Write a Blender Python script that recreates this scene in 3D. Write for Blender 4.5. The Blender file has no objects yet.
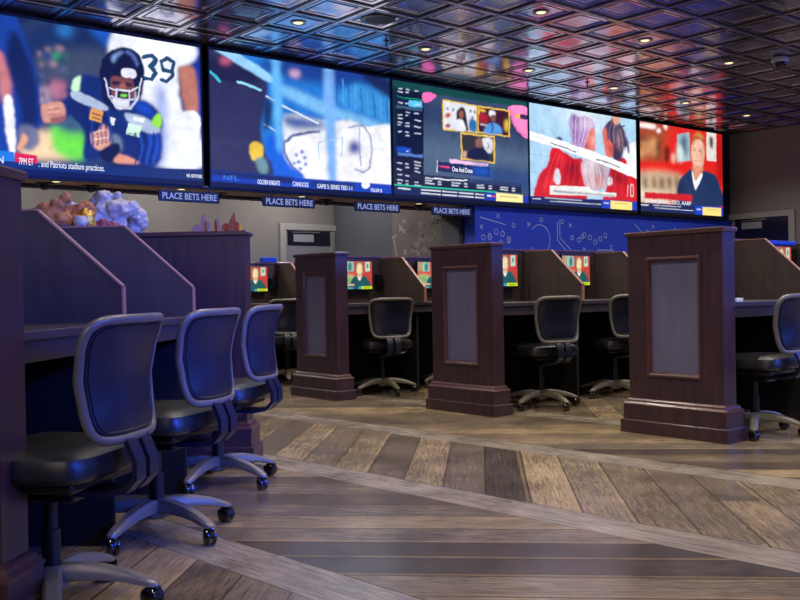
import bpy, bmesh, math, random
import numpy as np
from mathutils import Vector, Matrix
random.seed(11)
PI = math.pi
scene = bpy.context.scene
COL = scene.collection

# ---------------------------------------------------------------- camera
EYE = 0.95
yaw, pitch, roll = math.radians(50.05), math.atan(-8/930.0), math.radians(0.97)
fw = Vector((math.cos(yaw)*math.cos(pitch), math.sin(yaw)*math.cos(pitch), math.sin(pitch)))
r0 = Vector((math.sin(yaw), -math.cos(yaw), 0)); u0 = r0.cross(fw)
rt = r0*math.cos(roll) - u0*math.sin(roll); up = u0*math.cos(roll) + r0*math.sin(roll)
cd = bpy.data.cameras.new('camera'); cam = bpy.data.objects.new('camera', cd); COL.objects.link(cam)
cd.sensor_width = 36; cd.lens = 930/800*36; cd.clip_start = 0.05
m = Matrix((rt, up, -fw)).transposed().to_4x4(); m.translation = Vector((0, 0, EYE)); cam.matrix_world = m
scene.camera = cam
# ---------------------------------------------------------------- world, exposure, large lights
w = bpy.data.worlds.new('world'); scene.world = w; w.use_nodes = True
w.node_tree.nodes['Background'].inputs[0].default_value = (0.30, 0.28, 0.42, 1)
w.node_tree.nodes['Background'].inputs[1].default_value = 0.10
vs = scene.view_settings
LAMP = 100
vs.view_transform = 'Standard'; vs.look = 'None'; vs.gamma = 1; vs.exposure = 0.0; vs.use_curve_mapping = False
scene.cycles.max_bounces = 6; scene.cycles.sample_clamp_indirect = 4

def area_light(name, loc, target, sx, sy, power, color, spread=180):
    d = bpy.data.lights.new(name, 'AREA'); d.shape = 'RECTANGLE'; d.size = sx; d.size_y = sy
    d.energy = power; d.color = color; d.spread = math.radians(spread)
    o = bpy.data.objects.new(name, d); COL.objects.link(o); o.location = loc
    o.rotation_euler = (Vector(target)-Vector(loc)).to_track_quat('-Z', 'Y').to_euler()
    return o
BLUE = (0.06, 0.16, 1.0)
area_light('blue_room_light', (7.5, -3.2, 2.6), (3.6, 4.2, 1.9), 7.0, 1.2, 95, BLUE, 70)
area_light('blue_room_light', (3.0, -4.0, 3.1), (2.3, 4.0, 1.15), 1.2, .6, 54, (0.03, 0.09, 1.0), 34)
area_light('blue_room_light', (12.8, 1.2, 2.5), (5.5, 4.5, 1.2), 4.0, 1.4, 75, BLUE)
area_light('warm_fill_light', (-1.5, 0.5, 3.2), (3.5, 3.0, 0.2), 3.0, 3.0, 75, (1.0, 0.88, 0.74))  # soft warm fill added to lift the room, no fitting hangs here

# ---------------------------------------------------------------- materials
def srgb(c): return tuple(((x/255.)/12.92 if x/255. <= .04045 else ((x/255.+.055)/1.055)**2.4) for x in c)
def nodemat(name):
    mt = bpy.data.materials.new(name); mt.use_nodes = True
    nt = mt.node_tree; return mt, nt, nt.nodes['Principled BSDF']
def plain(name, rgb, rough=0.5, metal=0.0, spec=0.5, coat=0.0, noise=0.0, nscale=8.0, stretch=(1, 1, 1), bump=0.0):
    mt, nt, b = nodemat(name); c = srgb(rgb)
    b.inputs['Base Color'].default_value = (*c, 1); b.inputs['Roughness'].default_value = rough
    b.inputs['Metallic'].default_value = metal; b.inputs['Specular IOR Level'].default_value = spec
    b.inputs['Coat Weight'].default_value = coat; b.inputs['Coat Roughness'].default_value = 0.15
    if noise or bump:
        tc = nt.nodes.new('ShaderNodeTexCoord'); mp = nt.nodes.new('ShaderNodeMapping'); mp.inputs['Scale'].default_value = stretch
        nz = nt.nodes.new('ShaderNodeTexNoise'); nz.inputs['Scale'].default_value = nscale; nz.inputs['Detail'].default_value = 5
        nt.links.new(tc.outputs['Object'], mp.inputs[0]); nt.links.new(mp.outputs[0], nz.inputs['Vector'])
        if noise:
            cr = nt.nodes.new('ShaderNodeValToRGB')
            cr.color_ramp.elements[0].position = .3; cr.color_ramp.elements[1].position = .7
            cr.color_ramp.elements[0].color = (*[x*(1-noise) for x in c], 1); cr.color_ramp.elements[1].color = (*[min(1, x*(1+noise)) for x in c], 1)
            nt.links.new(nz.outputs['Fac'], cr.inputs[0]); nt.links.new(cr.outputs[0], b.inputs['Base Color'])
        if bump:
            bp = nt.nodes.new('ShaderNodeBump'); bp.inputs['Strength'].default_value = bump; bp.inputs['Distance'].default_value = .003
            nt.links.new(nz.outputs['Fac'], bp.inputs['Height']); nt.links.new(bp.outputs[0], b.inputs['Normal'])
    return mt
def glow(name, rgb, s=1.0):
    mt, nt, b = nodemat(name); c = srgb(rgb)
    b.inputs['Base Color'].default_value = (0.01, 0.01, 0.01, 1)
    b.inputs['Emission Color'].default_value = (*c, 1); b.inputs['Emission Strength'].default_value = s
    return mt
M = dict(
    cherry=plain('dark cherry wood', (58, 37, 43), .42, noise=.35, nscale=9, stretch=(3, 3, .35), coat=.25),
    cherry_trim=plain('cherry moulding', (74, 46, 48), .32, coat=.4, noise=.2, nscale=9),
    inset=plain('grey violet laminate', (96, 92, 122), .55, noise=.10, nscale=5, stretch=(2, 2, .5)),
    laminate=plain('charcoal laminate', (62, 52, 52), .5, noise=.22, nscale=14, stretch=(1, 1, .5)),
    edge=plain('brown edge band', (150, 108, 92), .4),
    top=plain('dark desk laminate', (58, 50, 54), .38, noise=.15, nscale=10),
    blackp=plain('black plastic', (14, 14, 16), .35),
    bezel=plain('dark navy bezel', (8, 11, 26), .45),
    vinyl=plain('black vinyl', (22, 22, 27), .38, noise=.1, nscale=30, bump=.15),
    backfab=plain('dark upholstery', (20, 23, 44), .36, noise=.15, nscale=60, bump=.25),
    tube=plain('grey frame plastic', (102, 98, 94), .35, metal=.15, noise=.08, nscale=6),
    base=plain('champagne grey base', (118, 112, 98), .32, metal=.2, noise=.06, nscale=6),
    caster=plain('black caster', (10, 10, 11), .12, coat=.6),
    wallgrey=plain('warm grey paint', (104, 100, 100), .8, noise=.06, nscale=3),
    walldark=plain('dark grey paint and wall shadow', (62, 62, 74), .8, noise=.06, nscale=3),
    walltaupe=plain('taupe paint', (88, 78, 78), .8, noise=.08, nscale=3),
    wallblue=plain('royal blue paint', (20, 54, 176), .6, noise=.05, nscale=2),
    soffit=plain('taupe soffit paint', (170, 142, 132), .8),
    chalk=plain('white chalk', (150, 165, 205), .9),
    chalkgrey=plain('grey chalk', (150, 148, 150), .9),
    fascia=plain('navy fascia', (8, 13, 36), .5),
    jamb=plain('grey door frame', (128, 126, 128), .5),
    leaf=plain('grey door leaf', (104, 104, 112), .55),
    darkglass=plain('dark door glass', (20, 18, 34), .15),
    plate=plain('grey plate', (120, 118, 130), .5),
    signface=plain('navy sign face', (11, 15, 36), .45),
    signtext=glow('pale sign lettering', (150, 165, 225), .9),
    white=glow('white screen lettering', (235, 240, 250), 1.1),
    dim=glow('dim screen lettering', (70, 130, 220), 1.0),
    navy_text=glow('navy screen lettering', (20, 60, 90), 1.0),
    lens=glow('warm lamp lens', (255, 240, 180), 1.6),
    ring=plain('lamp trim ring', (168, 160, 140), .3, metal=.6),
    speaker=plain('speaker grille', (40, 40, 50), .6, noise=.4, nscale=120),
    dome=plain('smoked dome', (26, 26, 34), .12),
    undesk_shade=plain('laminate blackened as desk shade', (7, 7, 8), .6),  # black stands in for the shade below the worktops
    bluebox=plain('bright blue plastic', (22, 66, 190), .4),
    paper=plain('white card', (225, 222, 215), .7),
    steel=plain('satin steel', (150, 150, 155), .3, metal=.8),
)
# ---------------------------------------------------------------- mesh helpers
class MB:
    def __init__(s): s.bm = bmesh.new()
    def box(s, x0, x1, y0, y1, z0, z1, bev=0.0, mi=0):
        b = s.bm; v = [b.verts.new(p) for p in ((x0,y0,z0),(x1,y0,z0),(x1,y1,z0),(x0,y1,z0),(x0,y0,z1),(x1,y0,z1),(x1,y1,z1),(x0,y1,z1))]
        fs = [b.faces.new([v[i] for i in q]) for q in ((0,3,2,1),(4,5,6,7),(0,1,5,4),(1,2,6,5),(2,3,7,6),(3,0,4,7))]
        for f in fs: f.material_index = mi
        if bev:
            es = {e for f in fs for e in f.edges}
            bmesh.ops.bevel(b, geom=list(es), offset=bev, segments=2, affect='EDGES', profile=.5)
        return s
    def prism(s, pts, h0, h1, axis='x', mi=0):
        # pts: outline (a,b); axis x: (y,z) extruded in x ; y: (x,z) ; z: (x,y)
        def mk(p, h): return {'x': (h, p[0], p[1]), 'y': (p[0], h, p[1]), 'z': (p[0], p[1], h)}[axis]
        b = s.bm; A = [b.verts.new(mk(p, h0)) for p in pts]; B = [b.verts.new(mk(p, h1)) for p in pts]; n = len(pts)
        fs = [b.faces.new(A[::-1]), b.faces.new(B)] + [b.faces.new((A[i], A[(i+1) % n], B[(i+1) % n], B[i])) for i in range(n)]
        for f in fs: f.material_index = mi
        return s
    def tube(s, pts, r, seg=10, closed=False, flat=1.0):
        pts = [Vector(p) for p in pts]; n = len(pts); rings = []; b = s.bm
        rr = r if isinstance(r, (list, tuple)) else [r]*n
        prev = None
        for i, p in enumerate(pts):
            if closed: t = pts[(i+1) % n]-pts[i-1]
            else: t = pts[min(i+1, n-1)]-pts[max(i-1, 0)]
            t.normalize()
            if prev is None:
                a = Vector((0, 0, 1)) if abs(t.z) < .9 else Vector((0, 1, 0)); nrm = (a - t*a.dot(t)).normalized()
            else: nrm = (prev - t*prev.dot(t)).normalized()
            prev = nrm; bi = t.cross(nrm)
            rings.append([b.verts.new(p + nrm*math.cos(2*PI*k/seg)*rr[i]*flat + bi*math.sin(2*PI*k/seg)*rr[i]) for k in range(seg)])
        for i in range(n if closed else n-1):
            A, B = rings[i], rings[(i+1) % n]
            for k in range(seg): b.faces.new((A[k], A[(k+1) % seg], B[(k+1) % seg], B[k]))
        if not closed: b.faces.new(rings[0][::-1]); b.faces.new(rings[-1])
        return s
    def lathe(s, prof, c=(0, 0, 0), seg=24, axis='z'):
        b = s.bm; rings = []
        for r, h in prof:
            ring = []
            for k in range(seg):
                a = 2*PI*k/seg; x, y = r*math.cos(a), r*math.sin(a)
                q = {'z': (x, y, h), 'x': (h, x, y), 'y': (x, h, y)}[axis]
                ring.append(b.verts.new((c[0]+q[0], c[1]+q[1], c[2]+q[2])))
            rings.append(ring)
        for A, B in zip(rings, rings[1:]):
            for k in range(seg): b.faces.new((A[k], A[(k+1) % seg], B[(k+1) % seg], B[k]))
        b.faces.new(rings[0][::-1]); b.faces.new(rings[-1])
        return s
    def grid(s, f, nu, nv, mi=0):
        b = s.bm; V = [[b.verts.new(f(i/nu, j/nv)) for j in range(nv+1)] for i in range(nu+1)]
        for i in range(nu):
            for j in range(nv):
                b.faces.new((V[i][j], V[i+1][j], V[i+1][j+1], V[i][j+1])).material_index = mi
        return s
    def blob(s, c, r, sub=3, amp=.12, seed=0, sq=(1, 1, 1)):
        from mathutils import noise as nz
        g = bmesh.ops.create_icosphere(s.bm, subdivisions=sub, radius=1)
        for v in g['verts']:
            k = 1 + amp*nz.noise(v.co*1.8+Vector((seed*7.1, seed, 0))) + amp*.5*nz.noise(v.co*4.5+Vector((seed, 3, 0)))
            v.co = Vector((c[0]+v.co.x*r*k*sq[0], c[1]+v.co.y*r*k*sq[1], c[2]+v.co.z*r*k*sq[2]))
        return s
    def build(s, name, mat, parent=None, smooth=False, xf=None):
        bmesh.ops.recalc_face_normals(s.bm, faces=s.bm.faces)
        if xf is not None: s.bm.transform(xf)
        me = bpy.data.meshes.new(name); s.bm.to_mesh(me); s.bm.free()
        for mt in (mat if isinstance(mat, (list, tuple)) else [mat]): me.materials.append(mt)
        if smooth:
            for p in me.polygons: p.use_smooth = True
            try: me.set_sharp_from_angle(angle=math.radians(38))
            except Exception: pass
        o = bpy.data.objects.new(name, me); COL.objects.link(o)
        if parent: o.parent = parent
        return o
def tag(o, label=None, cat=None, group=None, kind=None):
    for k, v in (('label', label), ('category', cat), ('group', group), ('kind', kind)):
        if v: o[k] = v
    return o
def thing(name, loc, rz, label, cat, group=None):
    o = bpy.data.objects.new(name, None); COL.objects.link(o); o.location = loc; o.rotation_euler = (0, 0, rz); o.empty_display_size = .1
    return tag(o, label, cat, group)
def copy_tree(o, parent=None):
    c = o.copy(); COL.objects.link(c)
    if parent: c.parent = parent
    for ch in list(o.children): copy_tree(ch, c)
    return c
def text(name, s, size, mat, parent, M4, align='LEFT', width=None, bold=0.0, ext=0.001):
    cu = bpy.data.curves.new(name, 'FONT'); cu.body = s; cu.size = 1; cu.align_x = align; cu.offset = bold; cu.extrude = ext/size; cu.resolution_u = 3
    t = bpy.data.objects.new('tmp', cu); COL.objects.link(t)
    dg = bpy.context.evaluated_depsgraph_get(); me = bpy.data.meshes.new_from_object(t.evaluated_get(dg))
    bpy.data.objects.remove(t); bpy.data.curves.remove(cu)
    xs = [v.co.x for v in me.vertices]; wd = max(xs)-min(xs)
    sx = size if width is None else width/wd
    me.transform(Matrix.Diagonal((sx, size, size, 1))); me.name = name
    me.materials.clear(); me.materials.append(mat)
    o = bpy.data.objects.new(name, me); COL.objects.link(o)
    if parent: o.parent = parent
    o.matrix_local = M4
    return o
# ================================================================= SETTING
CEIL = 3.46
def floor_mat():
    mt, nt, b = nodemat('chevron plank floor'); N, L = nt.nodes, nt.links
    def math_(op, a, c=None, cl=False):
        n = N.new('ShaderNodeMath'); n.operation = op; n.use_clamp = cl
        for i, x in enumerate((a, c)):
            if x is None: continue
            if isinstance(x, (int, float)): n.inputs[i].default_value = x
            else: L.new(x, n.inputs[i])
        return n.outputs[0]
    tc = N.new('ShaderNodeTexCoord'); sp = N.new('ShaderNodeSeparateXYZ'); L.new(tc.outputs['Object'], sp.inputs[0])
    X, Y = sp.outputs[0], sp.outputs[1]
    s = math_('ADD', X, math_('MULTIPLY', Y, .085)); s = math_('SUBTRACT', s, .085*3+1.575+1.265*-6)
    z = math_('DIVIDE', s, 1.265); zi = math_('FLOOR', z); zf = math_('SUBTRACT', z, zi)
    par = math_('SUBTRACT', 1.0, math_('MODULO', zi, 2.0))
    strip = math_('LESS_THAN', zf, .185)
    p1 = math_('MULTIPLY', math_('SUBTRACT', Y, X), .70711)      # across planks running along (1,1)
    q1 = math_('MULTIPLY', math_('ADD', Y, X), .70711)
    def mix(f, a, c):
        n = N.new('ShaderNodeMix'); n.data_type = 'FLOAT'
        for i, x in ((0, f), (2, a), (3, c)):
            if isinstance(x, (int, float)): n.inputs[i].default_value = x
            else: L.new(x, n.inputs[i])
        return n.outputs[0]
    across = mix(par, p1, q1); along = mix(par, q1, p1)
    across = mix(strip, across, math_('MULTIPLY', zf, 1.06)); along = mix(strip, along, Y)
    pi = math_('FLOOR', math_('DIVIDE', across, .2063)); pf = math_('SUBTRACT', math_('DIVIDE', across, .2063), pi)
    pi = mix(strip, pi, 77.0)
    li = math_('FLOOR', math_('ADD', math_('DIVIDE', along, 1.9), math_('MULTIPLY', pi, .37)))
    cb = N.new('ShaderNodeCombineXYZ'); L.new(math_('ADD', pi, math_('MULTIPLY', zi, 13.37)), cb.inputs[0]); L.new(math_('MULTIPLY', li, mix(strip, 0.0, 1.0)), cb.inputs[1]); L.new(strip, cb.inputs[2])
    wn = N.new('ShaderNodeTexWhiteNoise'); L.new(cb.outputs[0], wn.inputs['Vector'])
    cr = N.new('ShaderNodeValToRGB'); e = cr.color_ramp.elements
    cols = [(0, (82, 72, 66)), (.2, (150, 134, 110)), (.4, (104, 94, 84)), (.6, (164, 146, 116)), (.8, (126, 114, 98)), (1, (82, 74, 68))]
    e[0].color = (*srgb(cols[0][1]), 1); e[1].color = (*srgb(cols[-1][1]), 1)
    for p, c in cols[1:-1]:
        k = e.new(p); k.color = (*srgb(c), 1)
    L.new(wn.outputs['Value'], cr.inputs[0])
    mc = N.new('ShaderNodeMix'); mc.data_type = 'RGBA'; L.new(strip, mc.inputs[0]); L.new(cr.outputs[0], mc.inputs[6]); mc.inputs[7].default_value = (*srgb((150, 141, 127)), 1)
    # grain stretched along the plank
    gv = N.new('ShaderNodeCombineXYZ'); L.new(math_('MULTIPLY', across, 46.0), gv.inputs[0]); L.new(math_('MULTIPLY', along, 2.6), gv.inputs[1]); L.new(wn.outputs['Value'], gv.inputs[2])
    g = N.new('ShaderNodeTexNoise'); g.inputs['Scale'].default_value = 2.2; g.inputs['Detail'].default_value = 7; g.inputs['Distortion'].default_value = 1.1; g.inputs['Roughness'].default_value = .65; L.new(gv.outputs[0], g.inputs['Vector'])
    gr = N.new('ShaderNodeValToRGB'); gr.color_ramp.elements[0].position = .38; gr.color_ramp.elements[1].position = .62
    gr.color_ramp.elements[0].color = (.44, .42, .40, 1); gr.color_ramp.elements[1].color = (1.25, 1.23, 1.20, 1); L.new(g.outputs['Fac'], gr.inputs[0])
    m1 = N.new('ShaderNodeMix'); m1.data_type = 'RGBA'; m1.blend_type = 'MULTIPLY'; m1.inputs[0].default_value = .75; L.new(mc.outputs[2], m1.inputs[6]); L.new(gr.outputs[0], m1.inputs[7])
    seam = math_('MINIMUM', pf, math_('SUBTRACT', 1.0, pf)); seam = math_('LESS_THAN', seam, .022)
    seam = math_('MULTIPLY', seam, math_('SUBTRACT', 1.0, strip))
    zs = math_('MAXIMUM', math_('LESS_THAN', zf, .004), math_('LESS_THAN', math_('ABSOLUTE', math_('SUBTRACT', zf, .185)), .003))
    seam = math_('MAXIMUM', seam, zs)
    m2 = N.new('ShaderNodeMix'); m2.data_type = 'RGBA'; L.new(math_('MULTIPLY', seam, .7), m2.inputs[0]); L.new(m1.outputs[2], m2.inputs[6]); m2.inputs[7].default_value = (.03, .024, .02, 1)
    lt = math_('MULTIPLY', math_('LESS_THAN', math_('ABSOLUTE', math_('SUBTRACT', pf, .07)), .045), math_('GREATER_THAN', wn.outputs['Value'], .45))
    lt = math_('MULTIPLY', math_('MULTIPLY', lt, math_('SUBTRACT', 1.0, strip)), .32)
    m3 = N.new('ShaderNodeMix'); m3.data_type = 'RGBA'; L.new(lt, m3.inputs[0]); L.new(m2.outputs[2], m3.inputs[6]); m3.inputs[7].default_value = (*srgb((178, 150, 110)), 1)
    n5 = N.new('ShaderNodeTexNoise'); n5.inputs['Scale'].default_value = 3.2; n5.inputs['Detail'].default_value = 4; L.new(tc.outputs['Object'], n5.inputs['Vector'])
    r5 = N.new('ShaderNodeValToRGB'); r5.color_ramp.elements[0].position = .35; r5.color_ramp.elements[1].position = .68; r5.color_ramp.elements[0].color = (.62, .60, .60, 1); r5.color_ramp.elements[1].color = (1.28, 1.24, 1.16, 1); L.new(n5.outputs['Fac'], r5.inputs[0])
    m5 = N.new('ShaderNodeMix'); m5.data_type = 'RGBA'; m5.blend_type = 'MULTIPLY'; m5.inputs[0].default_value = .8; L.new(m3.outputs[2], m5.inputs[6]); L.new(r5.outputs[0], m5.inputs[7])
    L.new(m5.outputs[2], b.inputs['Base Color'])
    L.new(math_('ADD', .13, math_('MULTIPLY', g.outputs['Fac'], .16)), b.inputs['Roughness'])
    b.inputs['Specular IOR Level'].default_value = .7
    bp = N.new('ShaderNodeBump'); bp.inputs['Strength'].default_value = .12; bp.inputs['Distance'].default_value = .004; L.new(g.outputs['Fac'], bp.inputs['Height']); L.new(bp.outputs[0], b.inputs['Normal'])
    return mt
XR = 14.15
fl = MB(); fl.box(-4.2, XR+.2, -5.2, 12.2, -.1, 0); tag(fl.build('floor', floor_mat()), kind='structure')

# ceiling: pressed metal tiles in a grid of raised bars, one mesh
def ceiling_mat(name, rgb, rough):
    mt, nt, b = nodemat(name); c = srgb(rgb)
    tc = nt.nodes.new('ShaderNodeTexCoord'); nz = nt.nodes.new('ShaderNodeTexNoise'); nz.inputs['Scale'].default_value = 2.3; nz.inputs['Detail'].default_value = 3
    cr = nt.nodes.new('ShaderNodeValToRGB'); cr.color_ramp.elements[0].position = .35; cr.color_ramp.elements[1].position = .7
    cr.color_ramp.elements[0].color = (*[x*.75 for x in c], 1); cr.color_ramp.elements[1].color = (*[min(1, x*1.2) for x in c], 1)
    nt.links.new(tc.outputs['Object'], nz.inputs['Vector']); nt.links.new(nz.outputs['Fac'], cr.inputs[0]); nt.links.new(cr.outputs[0], b.inputs['Base Color'])
    b.inputs['Metallic'].default_value = .9; b.inputs['Roughness'].default_value = rough
    bp = nt.nodes.new('ShaderNodeBump'); bp.inputs['Strength'].default_value = .25; bp.inputs['Distance'].default_value = .01
    n2 = nt.nodes.new('ShaderNodeTexNoise'); n2.inputs['Scale'].default_value = 5; nt.links.new(tc.outputs['Object'], n2.inputs['Vector']); nt.links.new(n2.outputs['Fac'], bp.inputs['Height']); nt.links.new(bp.outputs[0], b.inputs['Normal'])
    return mt
PIT = 0.528; GX, GY = 5.144, 6.97
i0, i1 = -16, 17; j0, j1 = -21, 2
cb_ = MB(); b = cb_.bm
blank = {(4, 0), (4, 1), (9, -4), (13, -6)}
NH = PIT/2
rings = [(0, 0, 1), (.010, 0, 0), (.013, .004, 1), (.022, .004, 1), (.025, .0, 0), (.036, .0, 1), (.044, .010, 1), (.052, .011, 0), (.092, .013, 0), (.095, .009, 1), (.102, .009, 1), (.106, .014, 0), (.13, .016, 0)]
for i in range(i0, i1):
    for j in range(j0, j1+1):
        cx, cy = GX+PIT*(i+.5), GY+PIT*(j+.5)
        rr = [(0, 0, 1), (.020, 0, 1), (.026, .004, 1), (.05, .004, 0)] if (i, j) in blank else rings
        prev = None
        for k, (ins, h, mi) in enumerate(rr):
            a = NH-ins; ring = [b.verts.new((cx+sx*a, cy+sy*a, CEIL+h)) for sx, sy in ((-1, -1), (1, -1), (1, 1), (-1, 1))]
            if prev:
                for q in range(4): b.faces.new((prev[q], ring[q], ring[(q+1) % 4], prev[(q+1) % 4])).material_index = mi
            prev = ring
        b.faces.new(prev[::-1]).material_index = 0
# closing slab above
me_mats = [ceiling_mat('bronze tile metal', (206, 196, 216), .15), ceiling_mat('dark grid bars', (54, 46, 54), .28)]
v = [b.verts.new(p) for p in ((-4.2, -5.2, 3.56), (XR+.2, -5.2, 3.56), (XR+.2, 12.2, 3.56), (-4.2, 12.2, 3.56))]; b.faces.new(v).material_index = 1
me = bpy.data.meshes.new('ceiling'); b.to_mesh(me); b.free()
for x in me_mats: me.materials.append(x)
co = bpy.data.objects.new('ceiling', me); COL.objects.link(co); tag(co, kind='structure')

# walls
def wallbox(name, x0, x1, y0, y1, z0, z1, mat):
    o = MB().box(x0, x1, y0, y1, z0, z1).build(name, mat); return tag(o, kind='structure')
wallbox('wall_right', XR, XR+.2, -5.2, 12.2, 0, 3.56, M['wallgrey'])
wallbox('wall_left', -4.2, -4.0, -5.2, 12.2, 0, 3.56, M['walldark'])
wallbox('wall_front', -4.2, XR+.2, -5.4, -5.2, 0, 3.56, M['walldark'])
wallbox('wall_back', 2.0, 9.3, 11.3, 11.45, 0, 3.0, M['wallgrey'])
wallbox('wall_back_return', 1.85, 2.0, 8.6, 11.45, 0, 3.0, M['walldark'])

# video wall frame (a plane turned one degree from the tile grid)
VW = math.radians(-1.0)
def vw_matrix(s, z, off=0.0):
    e = Vector((math.cos(VW), math.sin(VW), 0)); n = Vector((math.sin(VW), -math.cos(VW), 0))   # n faces the room
    o = Vector((4.5, 8.38, 0)) + e*s + n*off
    mt = Matrix((e, Vector((0, 0, 1)), n)).transposed().to_4x4(); mt.translation = (o.x, o.y, z)
    return mt      # local x along the wall, y up, z towards the room
VWB = vw_matrix(0, 0, 0)
def vw_box(name, s0, s1, z0, z1, d0, d1, mat, parent=None, kind=None):
    o = MB().box(s0, s1, z0, z1, d0, d1).build(name, mat, parent); o.matrix_world = VWB
    if kind: tag(o, kind=kind)
    return o
vw_box('wall_video_upper', -8.3, 9.72, 2.046, 3.455, -.62, -.10, M['fascia'], kind='structure')
vw_box('ceiling_soffit', -2.65, 3.75, 2.03, 2.045, -.60, -.02, M['soffit'], kind='structure')
vw_box('trim_fascia', -8.3, 9.62, 2.018, 2.034, -.10, -.01, M['fascia'], kind='structure')
vw_box('wall_left_end', -8.3, -2.62, 0, 2.045, -.60, -.02, M['fascia'], kind='structure')
wb = vw_box('wall_blue', 3.76, 9.70, 0, 2.045, -.25, -.05, M['wallblue'], kind='structure')
# return wall with the play diagrams
wallbox('wall_return', 8.20, 8.36, 9.93, 11.3, 0, 2.9, M['walldark'])
wr = wallbox('wall_return', 8.20, 8.36, 8.92, 9.929, 0, 2.9, M['walltaupe'])
wallbox('wall_return', 8.20, 8.36, 8.60, 8.919, 0, 2.9, M['walldark'])  # front end in the dark colour to imitate the shadow on it
wallbox('ceiling_back', 1.9, 9.3, 8.95, 11.5, 2.9, 3.0, M['wallgrey'])
wallbox('wall_header', 1.9, 9.3, 8.92, 9.05, 2.0, 3.0, M['walldark'])

# chalk diagrams (flat drawn strokes on the wall)
def chalk(name, strokes, mat, parent, M4, wd=.006):
    mb = MB()
    for st in strokes:
        for a, c in zip(st, st[1:]):
            a, c = Vector((*a, 0)), Vector((*c, 0)); d = c-a
            if d.length < 1e-5: continue
            n = Vector((-d.y, d.x, 0)).normalized()*wd/2; e = d.normalized()*wd*.4
            vs_ = [mb.bm.verts.new(p) for p in (a-n-e, c-n+e, c+n+e, a+n-e)]; mb.bm.faces.new(vs_)
    o = mb.build(name, mat, parent); o.matrix_world = M4; return o
def circ(x, y, r, n=14, a0=0, a1=2*PI): return [(x+r*math.cos(a0+(a1-a0)*k/n), y+r*math.sin(a0+(a1-a0)*k/n)) for k in range(n+1)]
def xx(x, y, r): return [[(x-r, y-r), (x+r, y+r)], [(x-r, y+r), (x+r, y-r)]]
random.seed(5)
st = []
# blue wall: rows of players, arcs and routes
for x0, n in ((3.9, 5), (5.75, 6), (7.6, 4)):
    for k in range(n): st.append(circ(x0+k*.115, 1.66+.05*math.sin(k*1.7+x0), .033))
for k in range(30):
    x, z = random.uniform(3.85, 9.4), random.uniform(1.42, 1.92)
    if random.random() < .5: st += xx(x, z, .022)
    else: st.append(circ(x, z, .028))
st.append(circ(4.95, 1.62, .20, 22, -2.6, 2.4)); st.append([(5.35, 1.9), (5.35, 1.66), (5.75, 1.36)]); st.append([(5.3, 1.86), (5.3, 1.62), (5.66, 1.33)])
st.append([(6.15, 1.40), (6.15, 1.5), (6.5, 1.5), (6.5, 1.4)]); st.append([(7.0, 1.9), (7.3, 1.7), (7.9, 1.62)]); st.append([(3.85, 1.88), (4.3, 1.80)])
st.append([(7.15, 1.58), (7.2, 1.68), (7.5, 1.68), (7.55, 1.58), (7.15, 1.58)]); st.append([(7.17, 1.62), (7.53, 1.62)])
st.append([(8.1, 1.45), (8.3, 1.75), (8.8, 1.8)]); st.append([(8.75, 1.84), (8.8, 1.8), (8.74, 1.77)])
chalk('chalk_drawing', st, M['chalk'], wb, vw_matrix(0, 0, -.048), .011)
st = []   # return wall: local x runs towards the room (-Y)
for k in range(24):
    x, z = random.uniform(1.42, 2.1), random.uniform(1.46, 1.84)
    if random.random() < .55: st += xx(x, z, .028)
    else: st.append(circ(x, z, .034))
for k in range(5): st.append(circ(2.15+k*.075, 1.86, .03))
for k in range(3): st.append(circ(2.2+k*.1, 1.56+.02*k, .035))
st += [[(1.36, 1.45), (1.30, 1.72)], [(1.27, 1.70), (1.36, 1.73)], circ(1.75, 1.66, .22, 10, -.9, 1.1), [(1.78, 1.5), (1.86, 1.66)], [(1.74, 1.5), (1.84, 1.48)], [(1.82, 1.67), (1.92, 1.64)], [(2.1, 1.95), (2.16, 1.7), (2.2, 1.66)], [(1.50, 1.88), (1.54, 1.94)], [(1.5, 1.92), (1.57, 1.9)]]
mt_ = Matrix(((0, 0, -1, 8.196), (-1, 0, 0, 11.2), (0, 1, 0, 0), (0, 0, 0, 1)))
chalk('chalk_drawing', st, M['chalkgrey'], wr, mt_, .014)

# ---------------------------------------------------------------- doors of the setting
def door(name, M4, w_, h_, leafmat, tall_glass):
    root = bpy.data.objects.new(name, None); COL.objects.link(root); root.matrix_world = M4; tag(root, kind='structure')
    f = MB(); f.box(-.10, 0, 0, .05, 0, h_+.09, .004); f.box(w_, w_+.10, 0, .05, 0, h_+.09, .004); f.box(0, w_, 0, .05, h_, h_+.09, .004); f.build('frame', M['jamb'], root)
    MB().box(.004, w_-.004, .004, .03, .01, h_-.004).build('leaf', leafmat, root)
    MB().box(.03, w_-.15, .031, .036, h_-tall_glass, h_-.02).build('pane', M['darkglass'], root)
    MB().box(w_*.14, w_*.52, .037, .045, h_-.17, h_-.06, .002).build('plate', M['plate'], root)
    MB().tube([(w_*.12, .04, h_-.035), (w_*.62, .06, h_-.03)], .008).build('door_closer', M['steel'], root)
    MB().tube([(w_-.08, .034, 1.0), (w_-.08, .07, 1.0), (w_-.18, .07, 1.0)], .011).build('door_handle', M['steel'], root)
    return root
mt_ = Matrix(((1, 0, 0, 7.32), (0, -1, 0, 11.30), (0, 0, 1, 0), (0, 0, 0, 1)))
d1 = door('door_1', mt_, .93, 1.87, M['leaf'], .22)
f = MB()
for x in (.79, .815, .84): f.box(x, x+.008, .037, .05, 0, 1.86)
f.build('edge_strip', M['jamb'], d1)
mt_ = Matrix(((0, -1, 0, XR), (-1, 0, 0, 8.22), (0, 0, 1, 0), (0, 0, 0, 1)))
door('door_2', mt_, .93, 2.05, M['darkglass'], .6)
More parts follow.
